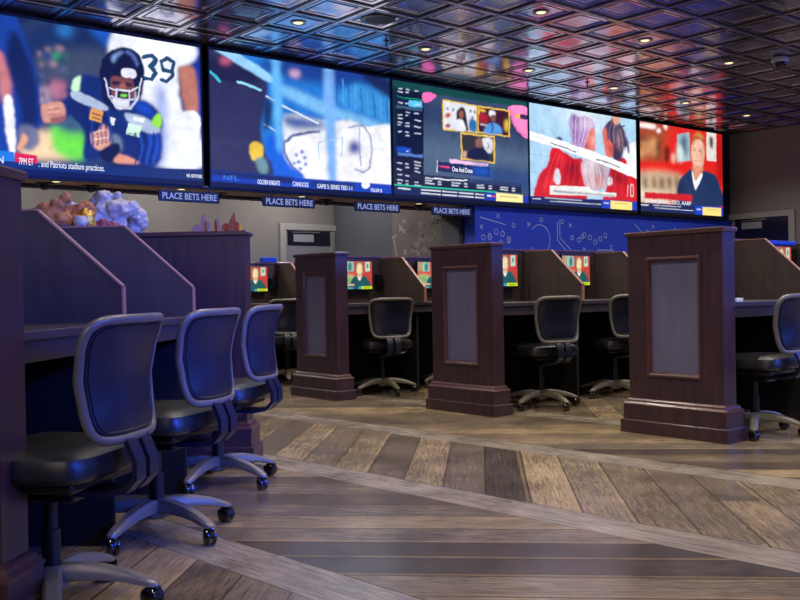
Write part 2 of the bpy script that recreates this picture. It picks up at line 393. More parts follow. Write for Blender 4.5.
# black wall socket beside the door
MB().box(8.70, 8.79, 11.28, 11.299, 1.50, 1.66, .004).build('t', M['blackp']).name = 'wall_socket'
tag(bpy.data.objects['wall_socket'], 'small black wall box to the right of the grey door behind the row', 'wall box')
# dark grey wall segment right of the door
wallbox('wall_back_panel', 8.40, 9.1, 11.0, 11.29, 0, 2.85, M['walldark']) if 0 else None
PICTURES=[
[('P',(40,60,95),6,1,[(0.246,0.941),(0.601,1.019),(0.59,0.105),(0.236,0.08)]),
('P',(20,40,85),6,1,[(0.245,0.874),(0.425,1.037),(0.601,1.042),(0.599,0.878),(0.358,0.838),(0.268,0.682)]),
('P',(25,90,190),4,1,[(0.479,1.053),(0.608,1.068),(0.613,0.882),(0.558,0.937)]),
('P',(40,110,180),4,1,[(0.451,0.972),(0.446,0.946),(0.434,0.924),(0.417,0.913),(0.401,0.915),(0.389,0.93),(0.385,0.954),(0.39,0.98),(0.402,1.001),(0.419,1.013),(0.435,1.011),(0.447,0.996)]),
('P',(60,70,90),6,1,[(0.306,0.735),(0.558,0.867),(0.569,0.661),(0.447,0.588),(0.317,0.56)]),
('P',(40,190,110),4,1,[(0.402,0.782),(0.399,0.77),(0.392,0.76),(0.383,0.755),(0.374,0.755),(0.367,0.762),(0.365,0.773),(0.368,0.784),(0.374,0.794),(0.384,0.8),(0.393,0.799),(0.399,0.792)]),
('P',(180,110,130),4,1,[(0.429,0.561),(0.423,0.526),(0.407,0.498),(0.386,0.485),(0.366,0.489),(0.351,0.511),(0.346,0.544),(0.352,0.579),(0.367,0.607),(0.388,0.62),(0.409,0.616),(0.424,0.594)]),
('P',(230,200,220),4,1,[(0.346,0.476),(0.343,0.431),(0.337,0.397),(0.327,0.383),(0.319,0.394),(0.313,0.425),(0.311,0.469),(0.314,0.514),(0.32,0.549),(0.33,0.562),(0.338,0.552),(0.345,0.521)]),
('P',(250,215,160),4,1,[(0.257,0.238),(0.39,0.259),(0.434,0.107),(0.249,0.082)]),
('P',(110,225,20),3,1,[(0.358,0.288),(0.417,0.332),(0.483,0.274),(0.481,0.102),(0.402,0.103),(0.363,0.165)]),
('P',(60,90,110),4,1,[(0.353,0.388),(0.484,0.412),(0.469,0.272),(0.378,0.302)]),
('P',(20,60,150),2,1,[(-0.012,1.035),(0.199,1.058),(0.246,0.941),(0.305,0.646),(0.317,0.56),(0.311,0.291),(0.238,0.257),(0.212,0.055),(-0.023,0.045)]),
('P',(12,26,70),3,1,[(0.221,0.912),(0.287,0.709),(0.306,0.535),(0.304,0.312),(0.251,0.27),(0.235,0.454),(0.194,0.686)]),
('P',(200,120,110),2,1,[(0.159,0.742),(0.185,0.727),(0.211,0.537),(0.204,0.426),(0.174,0.442)]),
('P',(245,245,250),1,1,[(0.182,0.439),(0.216,0.45),(0.222,0.122),(0.2,0.108)]),
('P',(110,112,135),2,1,[(0.245,0.291),(0.295,0.277),(0.31,0.202),(0.287,0.131),(0.249,0.137),(0.232,0.212)]),
('P',(235,170,110),1,1,[(0.251,0.237),(0.265,0.195),(0.237,0.12),(0.227,0.145)]),
('P',(15,50,150),3,1,[(0.939,1.041),(1.066,1.025),(1.055,0.09),(0.928,0.1)]),
('P',(238,242,252),2,1,[(0.608,1.009),(0.729,1.031),(0.962,1.01),(0.985,0.929),(0.937,0.842),(0.898,0.804),(0.91,0.516),(0.979,0.43),(0.999,0.108),(0.791,0.095),(0.72,0.265),(0.603,0.645)]),
('P',(190,120,95),2,1,[(0.901,0.814),(0.96,0.848),(0.982,0.704),(0.983,0.493),(0.933,0.496),(0.911,0.639)]),
('P',(240,240,250),1,1,[(0.914,0.492),(0.964,0.521),(0.998,0.458),(0.978,0.325),(0.931,0.347)]),
('P',(150,170,225),5,1,[(0.798,0.664),(0.842,0.576),(0.822,0.135),(0.792,0.131)]),
('L',(30,70,100),0,0.029,[(0.742,0.863),(0.778,0.881),(0.797,0.857),(0.773,0.803),(0.796,0.765),(0.776,0.708),(0.74,0.709)]),
('L',(30,70,100),0,0.029,[(0.867,0.789),(0.829,0.792),(0.821,0.851),(0.849,0.882),(0.876,0.857),(0.871,0.766),(0.844,0.71),(0.821,0.718)]),
('P',(14,38,100),1.5,1,[(0.44,0.632),(0.488,0.677),(0.569,0.661),(0.695,0.57),(0.767,0.537),(0.822,0.439),(0.815,0.328),(0.794,0.095),(0.618,0.085),(0.591,0.175),(0.535,0.102),(0.481,0.109),(0.49,0.275),(0.438,0.381),(0.404,0.352),(0.327,0.372),(0.318,0.444),(0.413,0.501)]),
('P',(20,70,190),4,1,[(0.694,0.547),(0.767,0.513),(0.781,0.443),(0.722,0.457)]),
('P',(16,60,170),5,1,[(0.75,0.318),(0.809,0.327),(0.792,0.107),(0.747,0.125)]),
('P',(18,50,140),4,1,[(0.494,0.644),(0.555,0.635),(0.554,0.541),(0.5,0.576)]),
('P',(175,190,215),1,1,[(0.444,0.553),(0.499,0.542),(0.57,0.493),(0.583,0.454),(0.539,0.446),(0.446,0.506)]),
('P',(175,190,215),1,1,[(0.659,0.445),(0.751,0.424),(0.812,0.364),(0.794,0.32),(0.735,0.327),(0.664,0.394)]),
('P',(150,230,40),1,1,[(0.773,0.389),(0.796,0.47),(0.819,0.45),(0.812,0.364)]),
('P',(200,240,200),1,1,[(0.44,0.568),(0.454,0.64),(0.478,0.663),(0.47,0.556)]),
('L',(150,230,40),0,0.0145,[(0.568,0.568),(0.578,0.511),(0.595,0.484)]),
('P',(110,130,150),2,1,[(0.599,0.293),(0.637,0.264),(0.644,0.183),(0.612,0.201)]),
('P',(10,12,40),1,1,[(0.742,0.767),(0.728,0.68),(0.694,0.611),(0.648,0.58),(0.603,0.592),(0.571,0.645),(0.56,0.724),(0.573,0.809),(0.606,0.877),(0.652,0.911),(0.697,0.9),(0.73,0.848)]),
('P',(16,24,60),1,1,[(0.561,0.717),(0.567,0.521),(0.615,0.472),(0.597,0.691)]),
('P',(120,150,205),3,1,[(0.599,0.843),(0.627,0.886),(0.658,0.894),(0.627,0.843),(0.609,0.787)]),
('P',(70,90,160),3,1,[(0.691,0.878),(0.719,0.826),(0.723,0.779),(0.7,0.809)]),
('L',(90,110,170),1,0.0145,[(0.573,0.743),(0.59,0.724),(0.585,0.653)]),
('P',(125,70,55),1.5,1,[(0.597,0.679),(0.625,0.709),(0.685,0.699),(0.703,0.639),(0.687,0.545),(0.623,0.52),(0.596,0.585)]),
('P',(60,30,30),2,1,[(0.604,0.669),(0.689,0.669),(0.684,0.635),(0.608,0.634)]),
('P',(120,200,40),1,1,[(0.663,0.576),(0.661,0.569),(0.656,0.564),(0.649,0.561),(0.642,0.561),(0.637,0.564),(0.635,0.57),(0.637,0.576),(0.642,0.582),(0.649,0.585),(0.656,0.585),(0.661,0.581)]),
('P',(225,228,235),1,1,[(0.602,0.54),(0.638,0.559),(0.673,0.542),(0.665,0.481),(0.622,0.473)]),
('L',(200,205,225),0,0.0174,[(0.58,0.675),(0.588,0.549),(0.623,0.48),(0.682,0.482),(0.716,0.575),(0.725,0.696)]),
('L',(180,185,210),0,0.0116,[(0.589,0.614),(0.71,0.621)]),
('L',(180,185,210),0,0.0116,[(0.598,0.551),(0.702,0.558)]),
('P',(225,225,240),0,1,[(0.651,0.76),(0.704,0.753),(0.699,0.695),(0.648,0.707)]),
('P',(215,150,122),1,1,[(0.318,0.431),(0.354,0.467),(0.399,0.469),(0.413,0.388),(0.365,0.327),(0.324,0.334)]),
('P',(150,90,75),1,1,[(0.353,0.354),(0.413,0.388),(0.404,0.348),(0.365,0.318)]),
('P',(220,160,130),1,1,[(0.517,0.291),(0.552,0.355),(0.586,0.326),(0.592,0.217),(0.55,0.169),(0.517,0.211)]),
('P',(225,150,115),1,1,[(0.612,0.166),(0.718,0.102),(0.618,0.09),(0.604,0.118)]),
('P',(10,10,30),1,1,[(0.547,0.164),(0.617,0.237),(0.636,0.177),(0.59,0.091),(0.556,0.112)]),
('P',(232,160,55),0,0,[(0.515,0.457),(0.564,0.439),(0.557,0.356),(0.511,0.371)]),
('P',(225,230,240),0,0,[(0.594,0.409),(0.619,0.404),(0.614,0.352),(0.599,0.354)]),
('P',(205,240,215),0,0,[(0.667,0.38),(0.727,0.371),(0.72,0.284),(0.663,0.292)]),
('P',(235,240,245),0,0,[(0.693,0.427),(0.739,0.421),(0.736,0.392),(0.693,0.399)]),
('P',(215,20,40),0,0,[(0.218,0.108),(0.301,0.098),(0.301,0.04),(0.218,0.047)]),
('P',(30,120,215),0,0,[(-0.174,0.137),(0.217,0.108),(0.216,0.047),(-0.175,0.045)]),
('P',(14,40,95),0,0,[(-0.175,0.041),(0.218,0.043),(0.59,0.058),(1.055,0.095),(1.052,-0.137),(-0.179,-0.241)]),
('P',(80,90,120),2,1,[(0.361,0.732),(0.36,0.726),(0.357,0.721),(0.353,0.718),(0.349,0.719),(0.346,0.722),(0.345,0.728),(0.346,0.734),(0.349,0.739),(0.353,0.742),(0.357,0.741),(0.36,0.738)]),
('P',(80,90,120),2,1,[(0.343,0.476),(0.342,0.465),(0.338,0.457),(0.334,0.453),(0.33,0.455),(0.327,0.462),(0.326,0.473),(0.328,0.484),(0.331,0.492),(0.335,0.496),(0.339,0.494),(0.342,0.487)]),
('P',(150,120,130),2,1,[(0.38,0.731),(0.378,0.717),(0.374,0.707),(0.368,0.702),(0.362,0.704),(0.358,0.713),(0.357,0.725),(0.358,0.738),(0.363,0.748),(0.368,0.753),(0.374,0.751),(0.378,0.743)]),
('P',(150,120,130),2,1,[(0.325,0.78),(0.324,0.772),(0.321,0.766),(0.318,0.763),(0.315,0.764),(0.312,0.769),(0.311,0.777),(0.312,0.784),(0.315,0.791),(0.318,0.794),(0.321,0.792),(0.324,0.787)]),
('P',(150,120,130),2,1,[(0.377,0.519),(0.375,0.507),(0.37,0.498),(0.364,0.494),(0.357,0.496),(0.353,0.503),(0.351,0.513),(0.353,0.525),(0.358,0.533),(0.364,0.538),(0.371,0.536),(0.375,0.529)]),
('P',(30,50,80),2,1,[(0.448,0.882),(0.446,0.872),(0.442,0.865),(0.435,0.861),(0.429,0.861),(0.425,0.867),(0.423,0.875),(0.425,0.884),(0.43,0.892),(0.436,0.896),(0.442,0.895),(0.446,0.89)]),
('P',(30,50,80),2,1,[(0.359,0.604),(0.357,0.593),(0.353,0.584),(0.347,0.58),(0.342,0.582),(0.338,0.588),(0.337,0.599),(0.338,0.61),(0.342,0.619),(0.348,0.623),(0.353,0.621),(0.357,0.614)]),
('P',(80,90,120),2,1,[(0.389,0.834),(0.388,0.82),(0.385,0.81),(0.381,0.805),(0.378,0.808),(0.375,0.817),(0.374,0.83),(0.376,0.843),(0.378,0.854),(0.382,0.858),(0.385,0.855),(0.388,0.846)]),
('P',(150,120,130),2,1,[(0.412,0.837),(0.41,0.827),(0.404,0.819),(0.397,0.815),(0.39,0.815),(0.385,0.821),(0.383,0.83),(0.385,0.839),(0.39,0.848),(0.397,0.852),(0.405,0.851),(0.41,0.846)]),
('P',(50,90,90),2,1,[(0.43,0.786),(0.428,0.773),(0.425,0.762),(0.42,0.758),(0.415,0.76),(0.411,0.768),(0.41,0.781),(0.412,0.794),(0.415,0.804),(0.42,0.809),(0.425,0.806),(0.429,0.798)]),
('P',(80,90,120),2,1,[(0.336,0.635),(0.335,0.627),(0.33,0.62),(0.325,0.616),(0.319,0.617),(0.315,0.622),(0.314,0.63),(0.316,0.638),(0.32,0.645),(0.325,0.649),(0.331,0.648),(0.335,0.643)]),
('P',(20,40,110),2,1,[(0.438,0.559),(0.436,0.551),(0.432,0.545),(0.426,0.542),(0.421,0.543),(0.417,0.547),(0.415,0.554),(0.417,0.562),(0.421,0.568),(0.427,0.571),(0.432,0.57),(0.436,0.566)]),
('P',(80,90,120),2,1,[(0.364,0.77),(0.362,0.757),(0.358,0.747),(0.351,0.743),(0.345,0.744),(0.341,0.752),(0.339,0.763),(0.341,0.776),(0.346,0.786),(0.352,0.79),(0.358,0.789),(0.363,0.781)]),
('P',(50,90,90),2,1,[(0.433,0.68),(0.431,0.667),(0.428,0.657),(0.423,0.652),(0.418,0.654),(0.414,0.663),(0.413,0.676),(0.415,0.689),(0.418,0.699),(0.423,0.704),(0.428,0.701),(0.432,0.693)]),
('P',(20,40,110),2,1,[(0.36,0.776),(0.359,0.767),(0.355,0.76),(0.35,0.756),(0.345,0.757),(0.341,0.762),(0.34,0.771),(0.341,0.78),(0.345,0.787),(0.35,0.79),(0.356,0.789),(0.359,0.784)]),
('P',(150,120,130),2,1,[(0.336,0.718),(0.335,0.706),(0.332,0.698),(0.328,0.694),(0.324,0.696),(0.321,0.703),(0.32,0.714),(0.321,0.725),(0.324,0.733),(0.328,0.737),(0.332,0.735),(0.335,0.728)]),
('P',(30,50,80),2,1,[(0.339,0.569),(0.338,0.563),(0.334,0.558),(0.33,0.556),(0.325,0.556),(0.322,0.56),(0.321,0.565),(0.322,0.571),(0.325,0.576),(0.33,0.579),(0.334,0.578),(0.338,0.575)]),
('P',(150,120,130),2,1,[(0.361,0.815),(0.359,0.807),(0.356,0.801),(0.35,0.797),(0.345,0.798),(0.341,0.803),(0.34,0.81),(0.342,0.817),(0.345,0.824),(0.351,0.827),(0.356,0.827),(0.36,0.822)]),
('P',(150,120,130),2,1,[(0.385,0.725),(0.384,0.719),(0.382,0.713),(0.378,0.711),(0.374,0.712),(0.372,0.716),(0.371,0.722),(0.372,0.728),(0.375,0.733),(0.378,0.736),(0.382,0.735),(0.384,0.731)]),
('P',(30,50,80),2,1,[(0.322,0.607),(0.32,0.597),(0.315,0.589),(0.309,0.585),(0.302,0.586),(0.298,0.592),(0.296,0.601),(0.298,0.611),(0.303,0.619),(0.309,0.623),(0.316,0.622),(0.32,0.616)]),
('P',(80,90,120),2,1,[(0.422,0.694),(0.42,0.68),(0.416,0.669),(0.409,0.664),(0.403,0.666),(0.398,0.675),(0.396,0.688),(0.398,0.702),(0.403,0.713),(0.41,0.718),(0.416,0.716),(0.421,0.707)]),
('P',(30,50,80),2,1,[(0.337,0.51),(0.336,0.499),(0.332,0.49),(0.327,0.486),(0.323,0.488),(0.319,0.495),(0.318,0.506),(0.32,0.517),(0.323,0.525),(0.328,0.529),(0.333,0.527),(0.336,0.52)]),
('P',(30,50,80),2,1,[(0.417,0.756),(0.415,0.749),(0.409,0.744),(0.402,0.74),(0.394,0.74),(0.388,0.743),(0.386,0.748),(0.388,0.754),(0.394,0.76),(0.402,0.763),(0.409,0.764),(0.415,0.761)]),
('P',(150,120,130),2,1,[(0.337,0.525),(0.336,0.511),(0.333,0.501),(0.33,0.497),(0.327,0.5),(0.324,0.509),(0.324,0.522),(0.325,0.535),(0.327,0.546),(0.331,0.55),(0.334,0.547),(0.336,0.538)]),
('P',(50,90,90),2,1,[(0.338,0.742),(0.337,0.735),(0.333,0.729),(0.328,0.726),(0.323,0.727),(0.319,0.73),(0.318,0.737),(0.319,0.744),(0.323,0.749),(0.328,0.752),(0.333,0.752),(0.337,0.748)]),
('P',(80,90,120),2,1,[(0.394,0.691),(0.392,0.683),(0.388,0.677),(0.383,0.674),(0.377,0.675),(0.374,0.679),(0.372,0.685),(0.374,0.693),(0.378,0.699),(0.383,0.702),(0.389,0.701),(0.392,0.697)]),
('P',(14,38,100),1,1,[(0.487,0.643),(0.572,0.65),(0.581,0.524),(0.499,0.507)]),
('P',(12,30,84),1,1,[(0.439,0.495),(0.553,0.448),(0.537,0.283),(0.438,0.392)]),
('L',(8,24,70),0.6,0.0116,[(0.482,0.496),(0.5,0.387),(0.506,0.19)]),
('L',(24,60,150),0.6,0.0116,[(0.502,0.485),(0.52,0.378),(0.523,0.2)]),
('L',(8,24,70),0.6,0.0116,[(0.522,0.473),(0.539,0.37),(0.54,0.21)]),
('L',(24,60,150),0.6,0.0116,[(0.543,0.462),(0.558,0.362),(0.556,0.22)]),
('L',(8,24,70),0.6,0.0116,[(0.563,0.45),(0.577,0.354),(0.573,0.231)]),
('L',(24,60,150),0.6,0.0116,[(0.584,0.439),(0.597,0.346),(0.59,0.241)]),
('L',(10,28,84),0.6,0.0116,[(0.701,0.31),(0.713,0.216),(0.697,0.095)]),
('L',(30,80,190),0.6,0.0116,[(0.721,0.313),(0.729,0.219),(0.713,0.097)]),
('L',(10,28,84),0.6,0.0116,[(0.74,0.316),(0.744,0.221),(0.728,0.099)]),
('L',(30,80,190),0.6,0.0116,[(0.76,0.319),(0.76,0.223),(0.744,0.101)]),
('L',(10,28,84),0.6,0.0116,[(0.779,0.322),(0.776,0.226),(0.76,0.103)]),
('L',(30,80,190),0.6,0.0116,[(0.799,0.326),(0.792,0.228),(0.776,0.105)]),
('L',(235,180,150),0.6,0.0087,[(0.342,0.426),(0.382,0.447)]),
('L',(190,120,95),0.6,0.0087,[(0.345,0.409),(0.387,0.43)]),
('L',(235,180,150),0.6,0.0087,[(0.348,0.392),(0.391,0.412)]),
('L',(190,120,95),0.6,0.0087,[(0.351,0.374),(0.396,0.394)]),
('L',(240,190,160),0.6,0.0087,[(0.526,0.289),(0.577,0.314)]),
('L',(190,125,100),0.6,0.0087,[(0.526,0.267),(0.579,0.289)]),
('L',(240,190,160),0.6,0.0087,[(0.526,0.245),(0.581,0.264)]),
('L',(190,125,100),0.6,0.0087,[(0.526,0.223),(0.584,0.238)]),
('P',(175,190,215),0.6,1,[(0.444,0.553),(0.499,0.542),(0.57,0.493),(0.583,0.454),(0.539,0.446),(0.446,0.506)]),
('P',(10,12,40),0.6,1,[(0.742,0.784),(0.729,0.706),(0.694,0.645),(0.648,0.615),(0.603,0.625),(0.571,0.671),(0.56,0.74),(0.573,0.816),(0.606,0.877),(0.652,0.908),(0.697,0.901),(0.73,0.855)]),
('P',(10,14,44),0.8,1,[(0.562,0.741),(0.562,0.531),(0.595,0.48),(0.615,0.472),(0.6,0.668)]),
('P',(10,14,44),0.8,1,[(0.704,0.751),(0.744,0.784),(0.736,0.627),(0.715,0.551),(0.701,0.619)]),
('P',(120,150,205),1.5,1,[(0.601,0.827),(0.63,0.872),(0.655,0.881),(0.627,0.838),(0.612,0.788)]),
('L',(60,80,150),0.6,0.0087,[(0.674,0.894),(0.702,0.865),(0.724,0.809)]),
('L',(100,130,190),0.6,0.0087,[(0.668,0.887),(0.696,0.856),(0.719,0.796)]),
('L',(60,80,150),0.6,0.0087,[(0.661,0.879),(0.69,0.846),(0.714,0.783)]),
('P',(120,66,52),0.8,1,[(0.602,0.673),(0.625,0.702),(0.685,0.692),(0.698,0.638),(0.687,0.545),(0.623,0.527),(0.601,0.586)]),
('P',(40,20,24),0.8,1,[(0.608,0.665),(0.642,0.661),(0.638,0.639),(0.61,0.637)]),
('P',(40,20,24),0.8,1,[(0.656,0.662),(0.69,0.66),(0.687,0.64),(0.658,0.639)]),
('P',(150,90,70),0.8,1,[(0.639,0.653),(0.656,0.652),(0.658,0.605),(0.635,0.605)]),
('P',(30,10,14),0.6,1,[(0.627,0.589),(0.678,0.595),(0.672,0.551),(0.632,0.548)]),
('P',(120,210,40),0.5,1,[(0.666,0.576),(0.664,0.57),(0.658,0.564),(0.65,0.561),(0.643,0.561),(0.637,0.564),(0.635,0.57),(0.637,0.576),(0.643,0.582),(0.651,0.585),(0.658,0.585),(0.664,0.582)]),
('P',(228,230,238),0.6,1,[(0.606,0.533),(0.637,0.535),(0.673,0.542),(0.671,0.499),(0.645,0.471),(0.62,0.48)]),
('L',(205,210,228),0,0.0116,[(0.577,0.672),(0.587,0.553),(0.62,0.485),(0.679,0.482),(0.715,0.575),(0.731,0.707)]),
('L',(205,210,228),0,0.0116,[(0.591,0.614),(0.617,0.601),(0.684,0.606),(0.713,0.636)]),
('L',(205,210,228),0,0.0116,[(0.598,0.551),(0.623,0.539),(0.692,0.548)]),
('L',(205,210,228),0,0.0116,[(0.624,0.608),(0.625,0.481)]),
('L',(205,210,228),0,0.0116,[(0.678,0.61),(0.674,0.485)]),
('P',(228,228,242),0.4,1,[(0.648,0.759),(0.704,0.756),(0.7,0.7),(0.648,0.707)]),
('P',(232,160,55),0.4,0,[(0.515,0.453),(0.562,0.438),(0.556,0.361),(0.512,0.374)]),
('L',(110,60,30),0,0.0087,[(0.522,0.419),(0.552,0.406)]),
('L',(110,60,30),0,0.0087,[(0.522,0.392),(0.549,0.383)])],
[('P',(34,118,205),0,0,[(-0.04,1.133),(1.101,1.457),(1.081,-0.096),(-0.056,-0.185)]),
('P',(22,60,140),6,1,[(0.26,0.974),(0.608,1.037),(1.039,0.968),(1.037,0.794),(0.672,0.864),(0.325,0.878)]),
('P',(18,34,80),3,1,[(0.826,0.994),(1.039,0.981),(1.037,0.844),(0.947,0.862)]),
('P',(55,145,215),4,1,[(0.808,0.917),(1.019,0.791),(1.016,0.58),(0.856,0.662),(0.67,0.746)]),
('L',(15,60,150),1,0.0099,[(0.673,0.946),(0.677,0.735)]),
('L',(90,170,230),1,0.0099,[(0.709,0.931),(0.713,0.721)]),
('L',(15,60,150),1,0.0099,[(0.746,0.916),(0.75,0.707)]),
('L',(90,170,230),1,0.0099,[(0.783,0.9),(0.788,0.692)]),
('L',(15,60,150),1,0.0099,[(0.821,0.884),(0.825,0.678)]),
('L',(90,170,230),1,0.0099,[(0.859,0.868),(0.863,0.663)]),
('L',(15,60,150),1,0.0099,[(0.897,0.852),(0.902,0.648)]),
('L',(90,170,230),1,0.0099,[(0.936,0.836),(0.941,0.633)]),
('L',(15,60,150),1,0.0099,[(0.975,0.819),(0.98,0.618)]),
('P',(120,185,235),3,1,[(0.37,0.809),(0.604,0.721),(0.67,0.686),(1.016,0.58),(1.015,0.538),(0.652,0.601),(0.587,0.612),(0.376,0.727)]),
('P',(235,238,240),2,1,[(0.382,0.574),(0.586,0.565),(0.752,0.595),(0.873,0.556),(1.034,0.571),(1.028,0.049),(0.5,0.043),(0.377,0.189),(0.364,0.3)]),
('P',(14,70,150),5,1,[(0.374,0.573),(0.586,0.561),(0.602,0.51),(0.442,0.471),(0.381,0.506)]),
('P',(240,240,244),1,1,[(0.379,0.325),(0.418,0.394),(0.569,0.465),(0.734,0.516),(1.034,0.566),(1.028,0.049),(0.532,0.047),(0.446,0.129),(0.393,0.214)]),
('L',(12,50,130),1,0.0222,[(0.569,0.474),(0.426,0.419),(0.373,0.356),(0.375,0.279),(0.408,0.181),(0.469,0.097)]),
('P',(16,95,220),2,1,[(0.282,0.366),(0.365,0.402),(0.367,0.3),(0.396,0.191),(0.488,0.077),(0.301,0.078)]),
('P',(44,44,78),2,1,[(-0.042,1.005),(0.04,1.027),(0.259,0.885),(0.294,0.748),(0.254,0.484),(0.266,0.286),(0.301,0.067),(-0.053,0.028)]),
('P',(28,28,60),3,1,[(0.012,0.944),(0.259,0.885),(0.243,0.815),(0.149,0.772),(0.024,0.798)]),
('P',(190,90,120),3,1,[(0.111,0.937),(0.107,0.923),(0.095,0.911),(0.08,0.903),(0.065,0.903),(0.054,0.91),(0.05,0.922),(0.054,0.936),(0.065,0.948),(0.081,0.955),(0.096,0.956),(0.107,0.949)]),
('L',(60,60,90),2,0.0123,[(0.004,0.316),(0.158,0.31)]),
('P',(150,205,245),1,1,[(0.006,1.013),(0.123,1.01),(0.237,0.935),(0.318,0.865),(0.321,0.81),(0.207,0.873),(0.081,0.962)]),
('L',(150,220,245),0,0.0172,[(0.138,0.787),(0.257,0.747)]),
('L',(60,190,220),0,0.0197,[(0.01,0.827),(0.051,0.771)]),
('L',(225,240,250),0,0.0148,[(0.286,0.702),(0.326,0.676)]),
('L',(225,240,250),0,0.0123,[(0.368,0.651),(0.562,0.538)]),
('L',(200,225,250),0,0.0099,[(0.269,0.487),(0.335,0.431)]),
('P',(100,180,240),3,1,[(0.315,0.999),(0.36,1.003),(0.367,0.346),(0.331,0.34)]),
('P',(210,170,200),3,1,[(0.471,0.923),(0.467,0.906),(0.455,0.892),(0.44,0.884),(0.424,0.885),(0.413,0.894),(0.409,0.909),(0.413,0.926),(0.425,0.94),(0.44,0.948),(0.456,0.947),(0.467,0.938)]),
('P',(120,175,240),3,1,[(0.6,1.016),(0.654,1.013),(0.665,0.061),(0.621,0.056)]),
('P',(20,40,80),3,1,[(0.271,0.665),(0.308,0.673),(0.314,0.584),(0.29,0.446),(0.268,0.464)]),
('P',(240,200,50),1,1,[(0.198,0.32),(0.252,0.328),(0.261,0.23),(0.208,0.194)]),
('P',(110,150,160),2,1,[(0.221,0.191),(0.265,0.219),(0.286,0.11),(0.249,0.095)]),
('L',(150,190,235),0,0.0099,[(0.565,0.387),(0.566,0.241)]),
('L',(150,190,235),0,0.0099,[(0.7,0.444),(0.698,0.289)]),
('L',(170,200,235),0,0.0074,[(0.565,0.387),(0.7,0.439)]),
('P',(60,70,150),4,1,[(0.813,0.377),(0.808,0.348),(0.793,0.324),(0.774,0.314),(0.756,0.319),(0.742,0.338),(0.738,0.366),(0.743,0.396),(0.757,0.419),(0.776,0.429),(0.795,0.424),(0.808,0.405)]),
('L',(90,110,170),1,0.0123,[(0.735,0.532),(0.829,0.573),(0.872,0.495),(0.883,0.375),(0.869,0.228),(0.829,0.17),(0.773,0.192)]),
('L',(60,100,190),1,0.0099,[(0.806,0.545),(0.808,0.22)]),
('P',(90,120,200),1,1,[(0.451,0.267),(0.449,0.26),(0.445,0.254),(0.44,0.252),(0.434,0.253),(0.43,0.257),(0.429,0.264),(0.431,0.271),(0.435,0.277),(0.44,0.279),(0.446,0.278),(0.449,0.274)]),
('P',(90,120,200),1,1,[(0.482,0.294),(0.481,0.287),(0.477,0.282),(0.471,0.279),(0.466,0.28),(0.462,0.285),(0.461,0.291),(0.462,0.298),(0.466,0.304),(0.472,0.307),(0.477,0.305),(0.481,0.301)]),
('P',(90,120,200),1,1,[(0.466,0.212),(0.464,0.205),(0.46,0.199),(0.455,0.197),(0.449,0.198),(0.445,0.202),(0.444,0.209),(0.445,0.216),(0.45,0.221),(0.455,0.224),(0.46,0.223),(0.464,0.218)]),
('P',(90,120,200),1,1,[(0.498,0.25),(0.496,0.243),(0.492,0.238),(0.486,0.235),(0.481,0.236),(0.477,0.241),(0.476,0.247),(0.477,0.255),(0.481,0.26),(0.487,0.263),(0.492,0.262),(0.496,0.257)]),
('P',(90,120,200),1,1,[(0.442,0.197),(0.441,0.19),(0.437,0.185),(0.431,0.182),(0.426,0.183),(0.422,0.188),(0.42,0.194),(0.422,0.201),(0.426,0.207),(0.432,0.21),(0.437,0.208),(0.441,0.204)]),
('P',(90,120,200),1,1,[(0.505,0.194),(0.503,0.187),(0.499,0.181),(0.494,0.178),(0.488,0.18),(0.484,0.184),(0.483,0.191),(0.484,0.198),(0.488,0.204),(0.494,0.206),(0.5,0.205),(0.504,0.2)]),
('P',(90,120,200),1,1,[(0.473,0.155),(0.471,0.148),(0.467,0.143),(0.462,0.14),(0.456,0.141),(0.452,0.146),(0.451,0.153),(0.453,0.16),(0.457,0.165),(0.462,0.168),(0.468,0.167),(0.472,0.162)]),
('P',(8,60,180),0,0,[(0.002,0.094),(0.422,0.081),(1.083,0.085),(1.08,-0.146),(-0.002,-0.223)]),
('P',(6,24,70),2,0,[(0.002,0.094),(0.422,0.081),(0.414,0.034),(0.001,0.055)]),
('P',(10,40,110),2,0,[(0.516,0.068),(0.771,0.072),(0.771,0.024),(0.515,0.017)]),
('P',(6,16,60),2,0,[(0.001,0.012),(1.082,-0.02),(1.08,-0.146),(-0.002,-0.223)]),
('P',(235,240,250),0,1,[(0.865,0.069),(0.861,0.052),(0.851,0.039),(0.838,0.033),(0.825,0.036),(0.816,0.048),(0.813,0.064),(0.816,0.081),(0.826,0.095),(0.839,0.101),(0.852,0.098),(0.861,0.086)])],
[('P',(62,80,108),0,0,[(-0.077,1.066),(1.143,1.351),(1.121,-0.292),(-0.095,-0.347)]),
('P',(80,102,130),8,1,[(0.211,0.506),(0.992,0.487),(0.99,0.348),(0.207,0.212)]),
('P',(45,60,95),8,1,[(0.215,0.862),(0.998,0.902),(0.994,0.625),(0.213,0.674)]),
('P',(40,70,120),6,1,[(0.706,0.314),(0.99,0.302),(0.987,0.117),(0.704,0.135)]),
('P',(8,16,42),0,0,[(-0.002,1.002),(0.212,0.935),(0.204,0.002),(-0.023,-0.018)]),
('P',(12,70,66),1,0,[(-0.017,1.04),(1.019,1.033),(1.018,0.934),(0.216,0.925),(0.012,0.934),(-0.018,0.958)]),
('P',(10,40,50),2,0,[(-0.011,0.929),(0.027,0.927),(0.01,0.026),(-0.022,0.023)]),
('L',(20,170,120),0,0.0061,[(0.034,0.857),(0.202,0.856)]),
('P',(18,30,60),0,0,[(0.029,0.846),(0.104,0.844),(0.103,0.795),(0.029,0.793)]),
('P',(90,190,235),0,0,[(0.112,0.842),(0.202,0.843),(0.202,0.787),(0.111,0.788)]),
('P',(60,90,120),0,0,[(0.029,0.784),(0.202,0.78),(0.201,0.759),(0.028,0.76)]),
('P',(20,70,190),0,0,[(0.024,0.42),(0.122,0.422),(0.121,0.378),(0.023,0.375)]),
